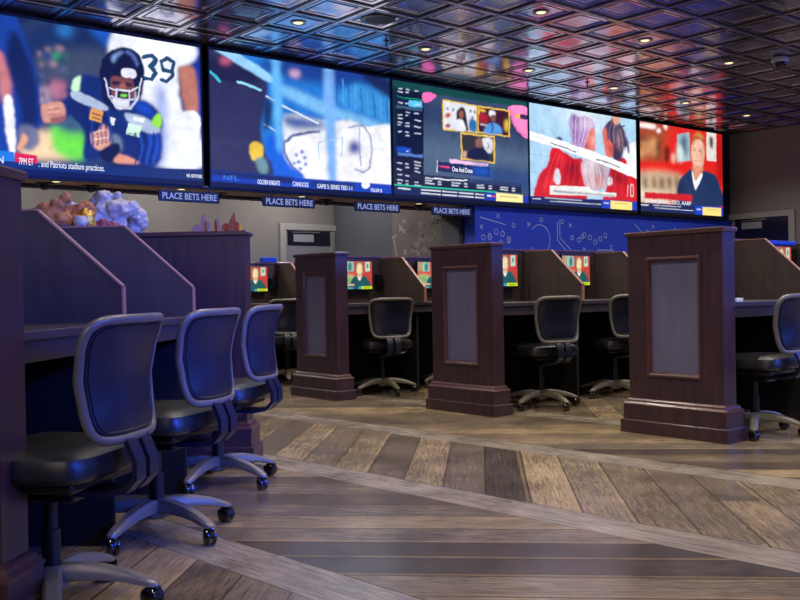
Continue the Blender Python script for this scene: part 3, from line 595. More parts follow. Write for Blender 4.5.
('P',(80,120,190),0,0,[(0.028,0.371),(0.201,0.374),(0.201,0.347),(0.027,0.343)]),
('P',(22,32,60),0,0,[(0.039,0.627),(0.204,0.63),(0.204,0.592),(0.038,0.59)]),
('P',(22,32,60),0,0,[(0.033,0.192),(0.199,0.19),(0.198,0.159),(0.033,0.159)]),
('L',(200,210,225),0,0.0101,[(0.04,0.928),(0.063,0.929)]),
('L',(200,210,225),0,0.0101,[(0.092,0.93),(0.113,0.931)]),
('L',(200,210,225),0,0.0101,[(0.152,0.932),(0.176,0.933)]),
('L',(200,210,225),0,0.0101,[(0.039,0.903),(0.068,0.904)]),
('L',(200,210,225),0,0.0101,[(0.092,0.905),(0.108,0.906)]),
('L',(200,210,225),0,0.0101,[(0.038,0.809),(0.066,0.809)]),
('L',(200,210,225),0,0.0101,[(0.091,0.81),(0.111,0.81)]),
('L',(200,210,225),0,0.0101,[(0.151,0.811),(0.187,0.812)]),
('L',(200,210,225),0,0.0101,[(0.09,0.734),(0.112,0.734)]),
('L',(200,210,225),0,0.0101,[(0.15,0.734),(0.174,0.735)]),
('L',(200,210,225),0,0.0101,[(0.037,0.702),(0.061,0.702)]),
('L',(200,210,225),0,0.0101,[(0.089,0.703),(0.102,0.703)]),
('L',(200,210,225),0,0.0101,[(0.036,0.671),(0.063,0.671)]),
('L',(200,210,225),0,0.0101,[(0.149,0.672),(0.192,0.672)]),
('L',(200,210,225),0,0.0101,[(0.036,0.636),(0.064,0.636)]),
('L',(200,210,225),0,0.0101,[(0.089,0.637),(0.113,0.637)]),
('L',(200,210,225),0,0.0101,[(0.036,0.612),(0.053,0.612)]),
('L',(200,210,225),0,0.0101,[(0.088,0.612),(0.113,0.612)]),
('L',(200,210,225),0,0.0101,[(0.148,0.612),(0.185,0.611)]),
('L',(200,210,225),0,0.0101,[(0.035,0.554),(0.058,0.554)]),
('L',(200,210,225),0,0.0101,[(0.088,0.554),(0.105,0.554)]),
('L',(200,210,225),0,0.0101,[(0.147,0.553),(0.183,0.553)]),
('L',(200,210,225),0,0.0101,[(0.087,0.525),(0.111,0.525)]),
('L',(200,210,225),0,0.0101,[(0.085,0.389),(0.1,0.388)]),
('L',(200,210,225),0,0.0101,[(0.144,0.304),(0.183,0.302)]),
('L',(200,210,225),0,0.0101,[(0.031,0.28),(0.06,0.278)]),
('L',(200,210,225),0,0.0101,[(0.084,0.277),(0.1,0.276)]),
('L',(200,210,225),0,0.0101,[(0.144,0.274),(0.185,0.273)]),
('L',(200,210,225),0,0.0101,[(0.084,0.248),(0.106,0.247)]),
('L',(200,210,225),0,0.0101,[(0.144,0.245),(0.169,0.244)]),
('L',(200,210,225),0,0.0101,[(0.031,0.222),(0.058,0.221)]),
('L',(200,210,225),0,0.0101,[(0.143,0.216),(0.179,0.214)]),
('L',(200,210,225),0,0.0101,[(0.03,0.177),(0.057,0.176)]),
('L',(200,210,225),0,0.0101,[(0.083,0.174),(0.106,0.173)]),
('L',(200,210,225),0,0.0101,[(0.029,0.132),(0.06,0.13)]),
('L',(200,210,225),0,0.0101,[(0.082,0.129),(0.096,0.128)]),
('L',(200,210,225),0,0.0101,[(0.142,0.125),(0.165,0.123)]),
('L',(200,210,225),0,0.0101,[(0.029,0.103),(0.051,0.102)]),
('L',(200,210,225),0,0.0101,[(0.082,0.1),(0.096,0.099)]),
('L',(200,210,225),0,0.0101,[(0.142,0.096),(0.183,0.093)]),
('P',(250,110,180),0,1,[(0.208,0.928),(0.295,0.929),(0.278,0.885),(0.248,0.854),(0.21,0.845)]),
('P',(255,140,200),0,1,[(0.848,0.925),(1.018,0.934),(1.014,0.651),(0.936,0.674),(0.889,0.746),(0.862,0.832)]),
('L',(230,60,150),0,0.0081,[(0.854,0.921),(0.871,0.822),(0.903,0.737),(0.946,0.675),(1.014,0.651)]),
('P',(60,40,90),0,0,[(0.939,0.869),(1.017,0.874),(1.016,0.825),(0.938,0.823)]),
('P',(250,180,60),0,0,[(0.906,0.863),(0.939,0.869),(0.938,0.823),(0.906,0.826)]),
('P',(235,190,70),0,0,[(0.342,0.892),(0.6,0.89),(0.597,0.624),(0.342,0.619)]),
('P',(235,190,70),0,0,[(0.604,0.891),(0.859,0.89),(0.852,0.626),(0.602,0.631)]),
('P',(235,190,70),0,0,[(0.473,0.615),(0.731,0.619),(0.727,0.361),(0.471,0.368)]),
('P',(225,225,232),0,0,[(0.352,0.879),(0.591,0.878),(0.588,0.638),(0.351,0.636)]),
('P',(60,20,35),0,0,[(0.614,0.876),(0.848,0.875),(0.841,0.64),(0.611,0.646)]),
('P',(50,48,50),0,0,[(0.483,0.601),(0.719,0.603),(0.716,0.375),(0.482,0.382)]),
('P',(50,80,140),1,0,[(0.372,0.829),(0.385,0.83),(0.385,0.802),(0.371,0.804)]),
('P',(50,80,140),1,0,[(0.414,0.827),(0.427,0.827),(0.427,0.799),(0.413,0.801)]),
('P',(50,80,140),1,0,[(0.543,0.836),(0.557,0.836),(0.557,0.808),(0.543,0.81)]),
('P',(50,80,140),1,0,[(0.573,0.833),(0.587,0.833),(0.587,0.804),(0.573,0.806)]),
('P',(50,80,140),1,0,[(0.555,0.777),(0.569,0.777),(0.568,0.749),(0.554,0.75)]),
('P',(190,80,60),1,1,[(0.403,0.76),(0.4,0.749),(0.392,0.74),(0.382,0.735),(0.372,0.736),(0.365,0.743),(0.362,0.753),(0.365,0.764),(0.372,0.773),(0.383,0.778),(0.393,0.777),(0.4,0.77)]),
('P',(150,60,60),1,1,[(0.401,0.668),(0.399,0.659),(0.391,0.651),(0.381,0.647),(0.371,0.648),(0.364,0.653),(0.361,0.661),(0.364,0.67),(0.371,0.677),(0.381,0.681),(0.391,0.681),(0.399,0.676)]),
('P',(30,18,20),1,1,[(0.451,0.812),(0.483,0.85),(0.513,0.824),(0.522,0.717),(0.528,0.637),(0.445,0.636),(0.438,0.723)]),
('P',(150,90,75),1,1,[(0.497,0.788),(0.494,0.768),(0.487,0.753),(0.478,0.746),(0.468,0.749),(0.462,0.762),(0.459,0.781),(0.462,0.801),(0.469,0.817),(0.479,0.824),(0.488,0.82),(0.495,0.807)]),
('P',(225,228,240),1,1,[(0.415,0.698),(0.455,0.737),(0.495,0.718),(0.511,0.634),(0.415,0.636)]),
('P',(40,110,170),1,1,[(0.542,0.742),(0.59,0.739),(0.588,0.642),(0.541,0.643)]),
('P',(170,30,40),2,1,[(0.614,0.809),(0.677,0.81),(0.676,0.743),(0.613,0.743)]),
('P',(230,180,40),1,1,[(0.618,0.863),(0.659,0.862),(0.659,0.835),(0.618,0.837)]),
('P',(220,180,60),2,1,[(0.814,0.79),(0.843,0.788),(0.837,0.687),(0.813,0.692)]),
('L',(230,220,220),1,0.0101,[(0.625,0.719),(0.675,0.714),(0.666,0.686)]),
('P',(235,235,240),1,1,[(0.741,0.837),(0.737,0.821),(0.727,0.807),(0.713,0.801),(0.699,0.802),(0.689,0.812),(0.686,0.827),(0.69,0.843),(0.7,0.856),(0.714,0.863),(0.727,0.862),(0.737,0.852)]),
('P',(130,80,75),1,1,[(0.742,0.793),(0.739,0.774),(0.731,0.76),(0.72,0.753),(0.709,0.756),(0.701,0.767),(0.698,0.785),(0.701,0.803),(0.709,0.818),(0.72,0.824),(0.731,0.822),(0.739,0.81)]),
('P',(80,150,220),1,1,[(0.647,0.639),(0.666,0.708),(0.712,0.743),(0.763,0.729),(0.794,0.662),(0.747,0.639)]),
('L',(20,15,25),1,0.0142,[(0.708,0.749),(0.719,0.695),(0.707,0.653)]),
('P',(225,225,230),1,1,[(0.638,0.586),(0.71,0.586),(0.708,0.47),(0.663,0.453),(0.64,0.505)]),
('L',(60,70,90),0,0.0081,[(0.673,0.554),(0.684,0.522),(0.672,0.487)]),
('P',(200,160,140),1,1,[(0.486,0.439),(0.515,0.439),(0.515,0.389),(0.485,0.391)]),
('P',(140,95,85),1,1,[(0.639,0.538),(0.634,0.511),(0.623,0.49),(0.608,0.48),(0.592,0.485),(0.582,0.503),(0.578,0.529),(0.582,0.556),(0.594,0.577),(0.609,0.586),(0.624,0.582),(0.635,0.564)]),
('P',(22,28,58),1,1,[(0.525,0.384),(0.538,0.457),(0.592,0.494),(0.645,0.484),(0.681,0.422),(0.671,0.376)]),
('P',(235,190,225),0,0,[(0.387,0.361),(0.676,0.35),(0.676,0.321),(0.39,0.325)]),
('P',(16,34,84),0,0,[(0.295,0.324),(0.692,0.317),(0.687,0.227),(0.294,0.239)]),
('P',(20,90,200),6,0,[(0.563,0.314),(0.688,0.312),(0.684,0.236),(0.562,0.24)]),
('L',(235,235,250),0,0.0081,[(0.297,0.328),(0.295,0.231)]),
('L',(230,60,120),0,0.0162,[(0.314,0.284),(0.386,0.28)]),
('P',(14,22,52),0,0,[(0.207,0.195),(0.941,0.187),(0.94,0.095),(0.205,0.086)]),
('P',(40,60,110),1,0,[(0.526,0.188),(0.941,0.182),(0.941,0.159),(0.526,0.157)]),
('L',(215,220,235),0,0.0101,[(0.216,0.142),(0.26,0.142)]),
('L',(215,220,235),0,0.0101,[(0.216,0.121),(0.277,0.12)]),
('L',(215,220,235),0,0.0101,[(0.304,0.141),(0.324,0.141)]),
('L',(215,220,235),0,0.0101,[(0.304,0.12),(0.324,0.12)]),
('L',(215,220,235),0,0.0101,[(0.401,0.141),(0.464,0.141)]),
('L',(215,220,235),0,0.0101,[(0.401,0.119),(0.449,0.119)]),
('L',(215,220,235),0,0.0101,[(0.494,0.141),(0.515,0.14)]),
('L',(215,220,235),0,0.0101,[(0.494,0.119),(0.515,0.119)]),
('L',(215,220,235),0,0.0101,[(0.589,0.14),(0.641,0.14)]),
('L',(215,220,235),0,0.0101,[(0.589,0.118),(0.643,0.118)]),
('L',(215,220,235),0,0.0101,[(0.679,0.14),(0.7,0.14)]),
('L',(215,220,235),0,0.0101,[(0.678,0.118),(0.7,0.117)]),
('L',(215,220,235),0,0.0101,[(0.769,0.139),(0.829,0.139)]),
('L',(215,220,235),0,0.0101,[(0.768,0.117),(0.827,0.116)]),
('L',(215,220,235),0,0.0101,[(0.862,0.139),(0.885,0.139)]),
('L',(215,220,235),0,0.0101,[(0.862,0.116),(0.885,0.116)]),
('L',(225,230,240),0,0.0122,[(0.216,0.167),(0.371,0.167),(0.517,0.174)]),
('P',(30,190,150),0,0,[(-0.014,0.093),(0.74,0.094),(0.74,0.081),(-0.014,0.079)]),
('P',(10,28,80),0,0,[(-0.014,0.077),(0.74,0.079),(0.738,-0.085),(-0.017,-0.139)]),
('P',(16,50,170),0,0,[(0.649,0.081),(1.006,0.073),(1.004,-0.112),(0.646,-0.136)]),
('P',(252,236,160),0,0,[(0.735,0.085),(0.95,0.08),(0.948,-0.024),(0.733,-0.018)]),
('L',(110,100,80),0,0.0061,[(0.767,0.052),(0.913,0.051)]),
('L',(230,235,240),0,0.0101,[(0.186,0.059),(0.32,0.058)]),
('L',(230,235,240),0,0.0101,[(0.333,0.058),(0.438,0.057)]),
('L',(230,235,240),0,0.0101,[(0.452,0.057),(0.559,0.056)]),
('L',(230,235,240),0,0.0101,[(0.574,0.056),(0.64,0.055)]),
('L',(230,235,240),0,0.0101,[(0.185,0.03),(0.319,0.028)]),
('L',(230,235,240),0,0.0101,[(0.333,0.028),(0.437,0.027)]),
('L',(230,235,240),0,0.0101,[(0.451,0.027),(0.559,0.025)]),
('L',(230,235,240),0,0.0101,[(0.573,0.025),(0.639,0.024)]),
('L',(230,235,240),0,0.0122,[(0.032,0.059),(0.109,0.056)]),
('L',(230,235,240),0,0.0142,[(0.667,0.05),(0.694,0.048)]),
('L',(230,80,80),0,0.0142,[(0.703,0.046),(0.721,0.046)])],
[('P',(172,210,238),0,0,[(-0.072,1.01),(1.05,1.233),(1.031,-0.102),(-0.087,-0.17)]),
('P',(215,232,245),14,1,[(0.317,1.087),(0.682,1.064),(0.679,0.839),(0.314,0.84)]),
('L',(120,160,190),0,0.0039,[(0.004,0.594),(0.003,0.133)]),
('L',(120,160,190),0,0.0039,[(0.097,0.608),(0.096,0.142)]),
('L',(120,160,190),0,0.0039,[(-0.016,0.502),(0.176,0.483)]),
('L',(120,160,190),0,0.0039,[(-0.018,0.324),(0.173,0.301)]),
('L',(120,160,190),0,0.0039,[(-0.021,0.153),(0.171,0.126)]),
('P',(70,90,130),1,1,[(0.29,0.67),(0.286,0.653),(0.275,0.639),(0.26,0.632),(0.245,0.634),(0.235,0.645),(0.231,0.661),(0.235,0.679),(0.246,0.693),(0.261,0.7),(0.275,0.697),(0.286,0.687)]),
('P',(245,245,250),2,1,[(0.886,0.66),(1.011,0.744),(1.022,0.363),(0.883,0.414)]),
('P',(205,20,35),1,1,[(0.183,0.56),(0.243,0.584),(0.391,0.504),(0.474,0.492),(0.499,0.243),(0.468,0.052),(0.06,0.019),(0.058,0.198),(0.096,0.322),(0.162,0.421)]),
('P',(235,45,50),5,1,[(0.229,0.536),(0.309,0.516),(0.308,0.393),(0.254,0.432)]),
('P',(150,8,30),6,1,[(0.308,0.439),(0.445,0.425),(0.415,0.266),(0.347,0.289)]),
('P',(230,40,50),4,1,[(0.12,0.235),(0.213,0.305),(0.198,0.152),(0.132,0.115)]),
('P',(235,215,230),1,1,[(0.216,0.336),(0.247,0.378),(0.266,0.281),(0.254,0.218),(0.222,0.223),(0.206,0.274)]),
('P',(210,24,40),1,1,[(0.733,0.461),(0.794,0.566),(0.885,0.561),(0.914,0.483),(0.999,0.394),(1.002,0.062),(0.668,0.036),(0.7,0.264)]),
('P',(150,10,30),6,1,[(0.732,0.412),(0.882,0.381),(0.866,0.281),(0.745,0.301)]),
('P',(235,240,245),1,1,[(0.751,0.301),(0.748,0.278),(0.738,0.261),(0.725,0.254),(0.713,0.258),(0.704,0.274),(0.701,0.296),(0.705,0.319),(0.714,0.337),(0.727,0.344),(0.739,0.339),(0.748,0.324)]),
('P',(205,175,185),1,1,[(0.459,0.458),(0.545,0.509),(0.66,0.484),(0.702,0.409),(0.701,0.296),(0.67,0.213),(0.512,0.197),(0.471,0.303)]),
('P',(150,120,150),6,1,[(0.615,0.446),(0.688,0.407),(0.694,0.295),(0.643,0.322)]),
('P',(235,225,235),6,1,[(0.502,0.479),(0.587,0.506),(0.586,0.411),(0.5,0.369)]),
('P',(210,120,100),3,1,[(0.655,0.291),(0.65,0.262),(0.637,0.24),(0.62,0.23),(0.602,0.236),(0.59,0.256),(0.586,0.284),(0.591,0.313),(0.604,0.335),(0.621,0.345),(0.639,0.339),(0.651,0.32)]),
('P',(175,140,200),1,1,[(0.354,0.847),(0.376,0.928),(0.424,0.929),(0.508,0.952),(0.579,0.902),(0.589,0.824),(0.548,0.722),(0.476,0.617),(0.379,0.619),(0.367,0.741)]),
('P',(240,225,245),6,1,[(0.452,0.926),(0.55,0.928),(0.578,0.854),(0.506,0.81),(0.451,0.848)]),
('P',(110,80,150),5,1,[(0.381,0.805),(0.408,0.794),(0.428,0.72),(0.393,0.699)]),
('P',(130,90,150),3,1,[(0.376,0.944),(0.404,0.957),(0.438,0.908),(0.409,0.857),(0.382,0.883)]),
('L',(160,120,180),1,0.0065,[(0.362,0.91),(0.343,0.838),(0.367,0.803)]),
('P',(225,120,110),1.5,1,[(0.505,0.747),(0.563,0.836),(0.589,0.808),(0.597,0.682),(0.571,0.584),(0.517,0.592),(0.49,0.666)]),
('P',(245,190,180),3,1,[(0.562,0.756),(0.591,0.745),(0.587,0.665),(0.561,0.677)]),
('P',(170,70,80),3,1,[(0.49,0.666),(0.518,0.655),(0.518,0.6),(0.482,0.61)]),
('P',(70,60,90),1,1,[(0.673,0.838),(0.71,0.924),(0.769,0.959),(0.822,0.96),(0.874,0.871),(0.918,0.747),(0.928,0.608),(0.887,0.693),(0.839,0.539),(0.793,0.501),(0.735,0.606),(0.677,0.726)]),
('P',(215,165,140),1.5,1,[(0.752,0.996),(0.8,1.038),(0.838,1.012),(0.841,0.955),(0.799,0.907),(0.757,0.933)]),
('P',(60,30,50),2,1,[(0.739,0.913),(0.755,0.981),(0.776,0.912)]),
('P',(165,130,140),4,1,[(0.797,0.826),(0.835,0.832),(0.84,0.654),(0.81,0.633)]),
('P',(50,40,60),5,1,[(0.767,0.756),(0.825,0.635),(0.808,0.535),(0.779,0.596)]),
('L',(20,30,90),0,0.0117,[(0.783,0.864),(0.844,0.899),(0.882,0.913)]),
('P',(225,110,95),1.5,1,[(0.667,0.821),(0.701,0.859),(0.714,0.748),(0.751,0.705),(0.756,0.561),(0.704,0.554),(0.676,0.646)]),
('P',(200,80,70),3,1,[(0.714,0.684),(0.754,0.698),(0.757,0.609),(0.727,0.605)]),
('L',(210,190,225),0.6,0.0091,[(0.384,0.921),(0.373,0.79),(0.384,0.634)]),
('L',(120,90,155),0.6,0.0091,[(0.399,0.923),(0.391,0.796),(0.394,0.634)]),
('L',(235,215,235),0.6,0.0091,[(0.415,0.924),(0.409,0.801),(0.404,0.634)]),
('L',(150,110,165),0.6,0.0091,[(0.431,0.926),(0.427,0.807),(0.414,0.635)]),
('L',(190,150,190),0.6,0.0091,[(0.446,0.927),(0.445,0.813),(0.424,0.635)]),
('L',(210,190,225),0.6,0.0091,[(0.462,0.928),(0.463,0.819),(0.434,0.635)]),
('L',(120,90,155),0.6,0.0091,[(0.478,0.93),(0.481,0.825),(0.444,0.635)]),
('L',(235,215,235),0.6,0.0091,[(0.494,0.931),(0.499,0.831),(0.454,0.635)]),
('L',(150,110,165),0.6,0.0091,[(0.51,0.933),(0.518,0.837),(0.464,0.635)]),
('L',(190,150,190),0.6,0.0091,[(0.526,0.934),(0.536,0.843),(0.474,0.635)]),
('L',(210,190,225),0.6,0.0091,[(0.542,0.936),(0.554,0.849),(0.485,0.635)]),
('L',(70,60,95),0.6,0.0091,[(0.746,0.942),(0.705,0.851),(0.711,0.74)]),
('L',(150,120,140),0.6,0.0091,[(0.759,0.935),(0.727,0.839),(0.733,0.728)]),
('L',(50,42,70),0.6,0.0091,[(0.773,0.927),(0.75,0.826),(0.755,0.716)]),
('L',(190,150,150),0.6,0.0091,[(0.786,0.92),(0.772,0.814),(0.778,0.704)]),
('L',(70,60,95),0.6,0.0091,[(0.799,0.912),(0.795,0.801),(0.8,0.692)]),
('L',(150,120,140),0.6,0.0091,[(0.813,0.905),(0.817,0.789),(0.823,0.68)]),
('L',(50,42,70),0.6,0.0091,[(0.826,0.897),(0.84,0.776),(0.845,0.668)]),
('L',(190,150,150),0.6,0.0091,[(0.84,0.89),(0.863,0.763),(0.868,0.655)]),
('L',(70,60,95),0.6,0.0091,[(0.853,0.882),(0.886,0.75),(0.891,0.643)]),
('L',(150,120,140),0.6,0.0091,[(0.867,0.875),(0.909,0.737),(0.914,0.631)]),
('L',(235,222,232),0.6,0.0091,[(0.497,0.447),(0.495,0.337),(0.528,0.215)]),
('L',(180,145,165),0.6,0.0091,[(0.518,0.447),(0.519,0.34),(0.544,0.219)]),
('L',(215,190,205),0.6,0.0091,[(0.538,0.448),(0.543,0.343),(0.561,0.222)]),
('L',(235,222,232),0.6,0.0091,[(0.559,0.449),(0.567,0.345),(0.578,0.226)]),
('L',(180,145,165),0.6,0.0091,[(0.58,0.45),(0.591,0.348),(0.594,0.229)]),
('L',(215,190,205),0.6,0.0091,[(0.6,0.451),(0.615,0.351),(0.611,0.233)]),
('L',(235,222,232),0.6,0.0091,[(0.621,0.451),(0.64,0.354),(0.628,0.236)]),
('L',(180,145,165),0.6,0.0091,[(0.642,0.452),(0.665,0.356),(0.645,0.24)]),
('L',(215,190,205),0.6,0.0091,[(0.663,0.453),(0.689,0.359),(0.662,0.243)]),
('L',(170,14,32),0.6,0.0078,[(0.216,0.532),(0.147,0.357),(0.089,0.141)]),
('L',(240,60,60),0.6,0.0078,[(0.231,0.529),(0.171,0.357),(0.118,0.144)]),
('L',(170,14,32),0.6,0.0078,[(0.245,0.525),(0.195,0.358),(0.147,0.147)]),
('L',(240,60,60),0.6,0.0078,[(0.259,0.522),(0.219,0.358),(0.176,0.149)]),
('L',(170,14,32),0.6,0.0078,[(0.274,0.519),(0.243,0.358),(0.206,0.152)]),
('L',(240,60,60),0.6,0.0078,[(0.288,0.516),(0.268,0.359),(0.236,0.155)]),
('L',(160,10,30),0.6,0.0078,[(0.333,0.471),(0.308,0.316),(0.291,0.16)]),
('L',(235,50,55),0.6,0.0078,[(0.356,0.469),(0.337,0.319),(0.318,0.163)]),
('L',(160,10,30),0.6,0.0078,[(0.379,0.466),(0.367,0.323),(0.345,0.166)]),
('L',(235,50,55),0.6,0.0078,[(0.402,0.464),(0.396,0.326),(0.372,0.168)]),
('L',(160,10,30),0.6,0.0078,[(0.425,0.462),(0.426,0.329),(0.4,0.171)]),
('L',(235,50,55),0.6,0.0078,[(0.448,0.46),(0.457,0.333),(0.428,0.174)]),
('L',(165,12,34),0.6,0.0078,[(0.777,0.444),(0.735,0.327),(0.732,0.168)]),
('L',(238,52,58),0.6,0.0078,[(0.807,0.436),(0.773,0.322),(0.768,0.167)]),
('L',(165,12,34),0.6,0.0078,[(0.837,0.428),(0.812,0.317),(0.804,0.165)]),
('L',(238,52,58),0.6,0.0078,[(0.867,0.42),(0.851,0.312),(0.841,0.164)]),
('L',(165,12,34),0.6,0.0078,[(0.898,0.412),(0.89,0.307),(0.878,0.163)]),
('L',(238,52,58),0.6,0.0078,[(0.929,0.404),(0.929,0.301),(0.915,0.161)]),
('L',(165,12,34),0.6,0.0078,[(0.96,0.396),(0.969,0.296),(0.953,0.16)]),
('P',(225,225,240),0.6,1,[(0.227,0.337),(0.248,0.374),(0.263,0.28),(0.254,0.224),(0.225,0.227)]),
('P',(250,250,252),0,0,[(-0.026,0.726),(0.311,0.655),(0.617,0.582),(1.023,0.463),(1.022,0.347),(0.616,0.478),(0.31,0.57),(-0.027,0.637)]),
('L',(70,70,95),0,0.0117,[(0.188,0.626),(0.297,0.599),(0.412,0.565)]),
('L',(70,70,95),0,0.0117,[(0.599,0.513),(0.718,0.491),(0.83,0.456)]),
('L',(180,170,190),0,0.0039,[(-0.001,0.682),(0.178,0.65)]),
('P',(235,235,232),0,0,[(0.178,0.198),(0.526,0.214),(0.554,0.186),(0.788,0.172),(0.788,0.143),(0.177,0.112)]),
('P',(235,235,232),0,0,[(0.172,0.198),(0.519,0.217),(0.529,0.183),(0.788,0.176),(0.788,0.135),(0.171,0.106)]),
('L',(235,230,235),0,0.0091,[(0.911,0.269),(0.902,0.153)]),
('L',(235,230,235),0,0.0091,[(0.943,0.289),(0.966,0.275),(0.964,0.159),(0.938,0.156),(0.939,0.28)]),
('P',(150,152,160),1,0,[(0.199,0.152),(0.776,0.151),(0.775,0.135),(0.199,0.131)]),
('P',(14,32,90),0,0,[(-0.085,0.074),(1.011,0.104),(1.008,-0.118),(-0.088,-0.183)]),
('P',(20,60,190),0,0,[(0.649,0.096),(1.011,0.098),(1.008,-0.118),(0.645,-0.139)]),
('P',(252,228,130),0,0,[(0.732,0.092),(0.947,0.093),(0.945,-0.017),(0.73,-0.016)]),
('L',(220,225,235),0,0.0089,[(0.022,0.053),(0.091,0.054)]),
('L',(225,228,235),0,0.0067,[(0.127,0.07),(0.458,0.069)]),
('L',(225,228,235),0,0.0067,[(0.171,0.04),(0.638,0.043)]),
('L',(225,228,240),0,0.0111,[(0.666,0.062),(0.711,0.06)]),
('L',(110,100,80),0,0.0045,[(0.774,0.068),(0.909,0.068)])],
[('P',(205,40,28),0,0,[(-0.1,1.102),(1.392,1.371),(1.369,-0.148),(-0.119,-0.218)]),
('P',(160,75,45),14,1,[(-0.021,0.967),(0.408,0.934),(0.402,0.587),(-0.027,0.534)]),
('P',(225,35,30),10,1,[(0.373,0.98),(1.015,1.028),(1.007,0.532),(0.365,0.496)]),
('P',(230,20,20),4,1,[(-0.01,0.536),(0.474,0.561),(0.473,0.473),(-0.012,0.42)]),
('P',(185,20,20),4,1,[(0.925,1.014),(1.015,1.028),(1.006,0.44),(0.916,0.431)]),
('P',(205,180,150),6,1,[(-0.012,0.42),(0.472,0.438),(0.45,0.157),(-0.017,0.12)]),
('P',(120,80,50),4,1,[(0.037,0.375),(0.074,0.376),(0.079,0.262),(0.042,0.258)]),
('P',(120,80,50),4,1,[(0.138,0.386),(0.176,0.386),(0.181,0.271),(0.143,0.268)]),
('P',(120,80,50),4,1,[(0.224,0.395),(0.262,0.395),(0.267,0.28),(0.229,0.276)]),
('P',(120,80,50),4,1,[(0.311,0.404),(0.35,0.405),(0.355,0.288),(0.316,0.284)]),
('P',(120,80,50),4,1,[(0.4,0.413),(0.439,0.414),(0.445,0.296),(0.405,0.293)]),
('P',(235,225,200),5,1,[(-0.015,0.22),(0.273,0.212),(0.272,0.143),(-0.017,0.12)]),
('P',(225,165,110),5,1,[(0.084,0.766),(0.08,0.74),(0.067,0.72),(0.05,0.711),(0.034,0.716),(0.022,0.732),(0.018,0.757),(0.022,0.782),(0.035,0.803),(0.052,0.812),(0.068,0.808),(0.08,0.791)]),
('P',(225,165,110),5,1,[(0.161,0.76),(0.156,0.734),(0.143,0.714),(0.126,0.705),(0.109,0.709),(0.097,0.726),(0.093,0.751),(0.097,0.777),(0.11,0.797),(0.127,0.806),(0.144,0.802),(0.156,0.785)]),
('P',(225,165,110),5,1,[(0.204,0.783),(0.199,0.757),(0.186,0.737),(0.169,0.728),(0.152,0.732),(0.139,0.749),(0.135,0.774),(0.14,0.8),(0.153,0.82),(0.17,0.829),(0.187,0.825),(0.199,0.808)]),
('P',(225,165,110),5,1,[(0.125,0.688),(0.121,0.662),(0.108,0.642),(0.091,0.633),(0.074,0.637),(0.062,0.654),(0.058,0.679),(0.063,0.705),(0.075,0.725),(0.092,0.734),(0.109,0.729),(0.121,0.713)]),
('P',(225,165,110),5,1,[(0.211,0.682),(0.206,0.656),(0.193,0.636),(0.176,0.627),(0.159,0.632),(0.146,0.648),(0.142,0.673),(0.147,0.699),(0.16,0.72),(0.177,0.729),(0.194,0.724),(0.207,0.707)]),
('P',(225,165,110),5,1,[(0.058,0.645),(0.053,0.619),(0.04,0.6),(0.023,0.591),(0.007,0.595),(-0.005,0.612),(-0.009,0.636),(-0.004,0.662),(0.008,0.682),(0.025,0.691),(0.041,0.687),(0.053,0.67)]),
('P',(60,30,20),5,1,[(-0.006,0.82),(0.094,0.818),(0.076,0.782),(-0.007,0.778)]),
('P',(70,30,20),5,1,[(0.196,0.816),(0.23,0.796),(0.218,0.598),(0.184,0.611)]),
('P',(255,240,235),2,1,[(-0.004,0.973),(0.172,0.982),(0.172,0.935),(-0.005,0.933)]),
('P',(255,240,235),2,1,[(0.237,0.924),(0.234,0.91),(0.225,0.899),(0.214,0.894),(0.203,0.896),(0.195,0.904),(0.192,0.917),(0.195,0.931),(0.203,0.943),(0.215,0.948),(0.226,0.946),(0.234,0.938)]),
('P',(255,245,240),2,1,[(0.318,0.985),(0.315,0.969),(0.307,0.957),(0.296,0.951),(0.286,0.953),(0.278,0.963),(0.276,0.978),(0.279,0.994),(0.287,1.007),(0.297,1.013),(0.308,1.01),(0.315,1)]),
('P',(90,20,20),3,1,[(0.292,0.745),(0.337,0.742),(0.328,0.595),(0.286,0.598)]),
('P',(240,190,170),3,1,[(0.407,0.639),(0.403,0.611),(0.395,0.59),(0.384,0.581),(0.374,0.587),(0.366,0.607),(0.364,0.634),(0.367,0.662),(0.375,0.683),(0.386,0.692),(0.397,0.686),(0.404,0.667)]),
('P',(160,190,200),1,0,[(0.434,0.912),(0.581,0.961),(0.589,0.627),(0.43,0.599)]),
('P',(50,80,120),5,1,[(0.479,0.875),(0.543,0.902),(0.549,0.71),(0.485,0.684)]),
('P',(220,230,225),4,1,[(0.441,0.783),(0.486,0.772),(0.493,0.633),(0.435,0.617)]),
('P',(225,215,210),0,0,[(0.798,1.009),(0.919,1.013),(0.92,0.659),(0.793,0.652)]),
('P',(70,60,60),2,1,[(0.836,0.937),(0.881,0.938),(0.877,0.826),(0.838,0.824)]),
('P',(180,75,45),1.5,1,[(0.591,0.804),(0.617,0.913),(0.684,0.977),(0.759,0.944),(0.786,0.849),(0.774,0.668),(0.715,0.571),(0.621,0.578),(0.595,0.698)]),
('P',(235,165,80),3,1,[(0.626,0.915),(0.683,0.968),(0.759,0.926),(0.721,0.92),(0.664,0.929)]),
('P',(238,190,165),1.5,1,[(0.61,0.806),(0.645,0.882),(0.711,0.892),(0.757,0.827),(0.759,0.702),(0.734,0.574),(0.677,0.531),(0.631,0.57),(0.604,0.682)]),
('L',(120,60,50),1,0.0065,[(0.624,0.759),(0.654,0.763)]),
('L',(120,60,50),1,0.0065,[(0.695,0.756),(0.733,0.756)]),
('L',(200,110,90),1,0.0052,[(0.672,0.735),(0.664,0.686)]),
('L',(190,60,60),1,0.0078,[(0.641,0.637),(0.701,0.641)]),
('P',(225,150,120),2,1,[(0.621,0.569),(0.731,0.582),(0.733,0.484),(0.656,0.387),(0.616,0.471)]),
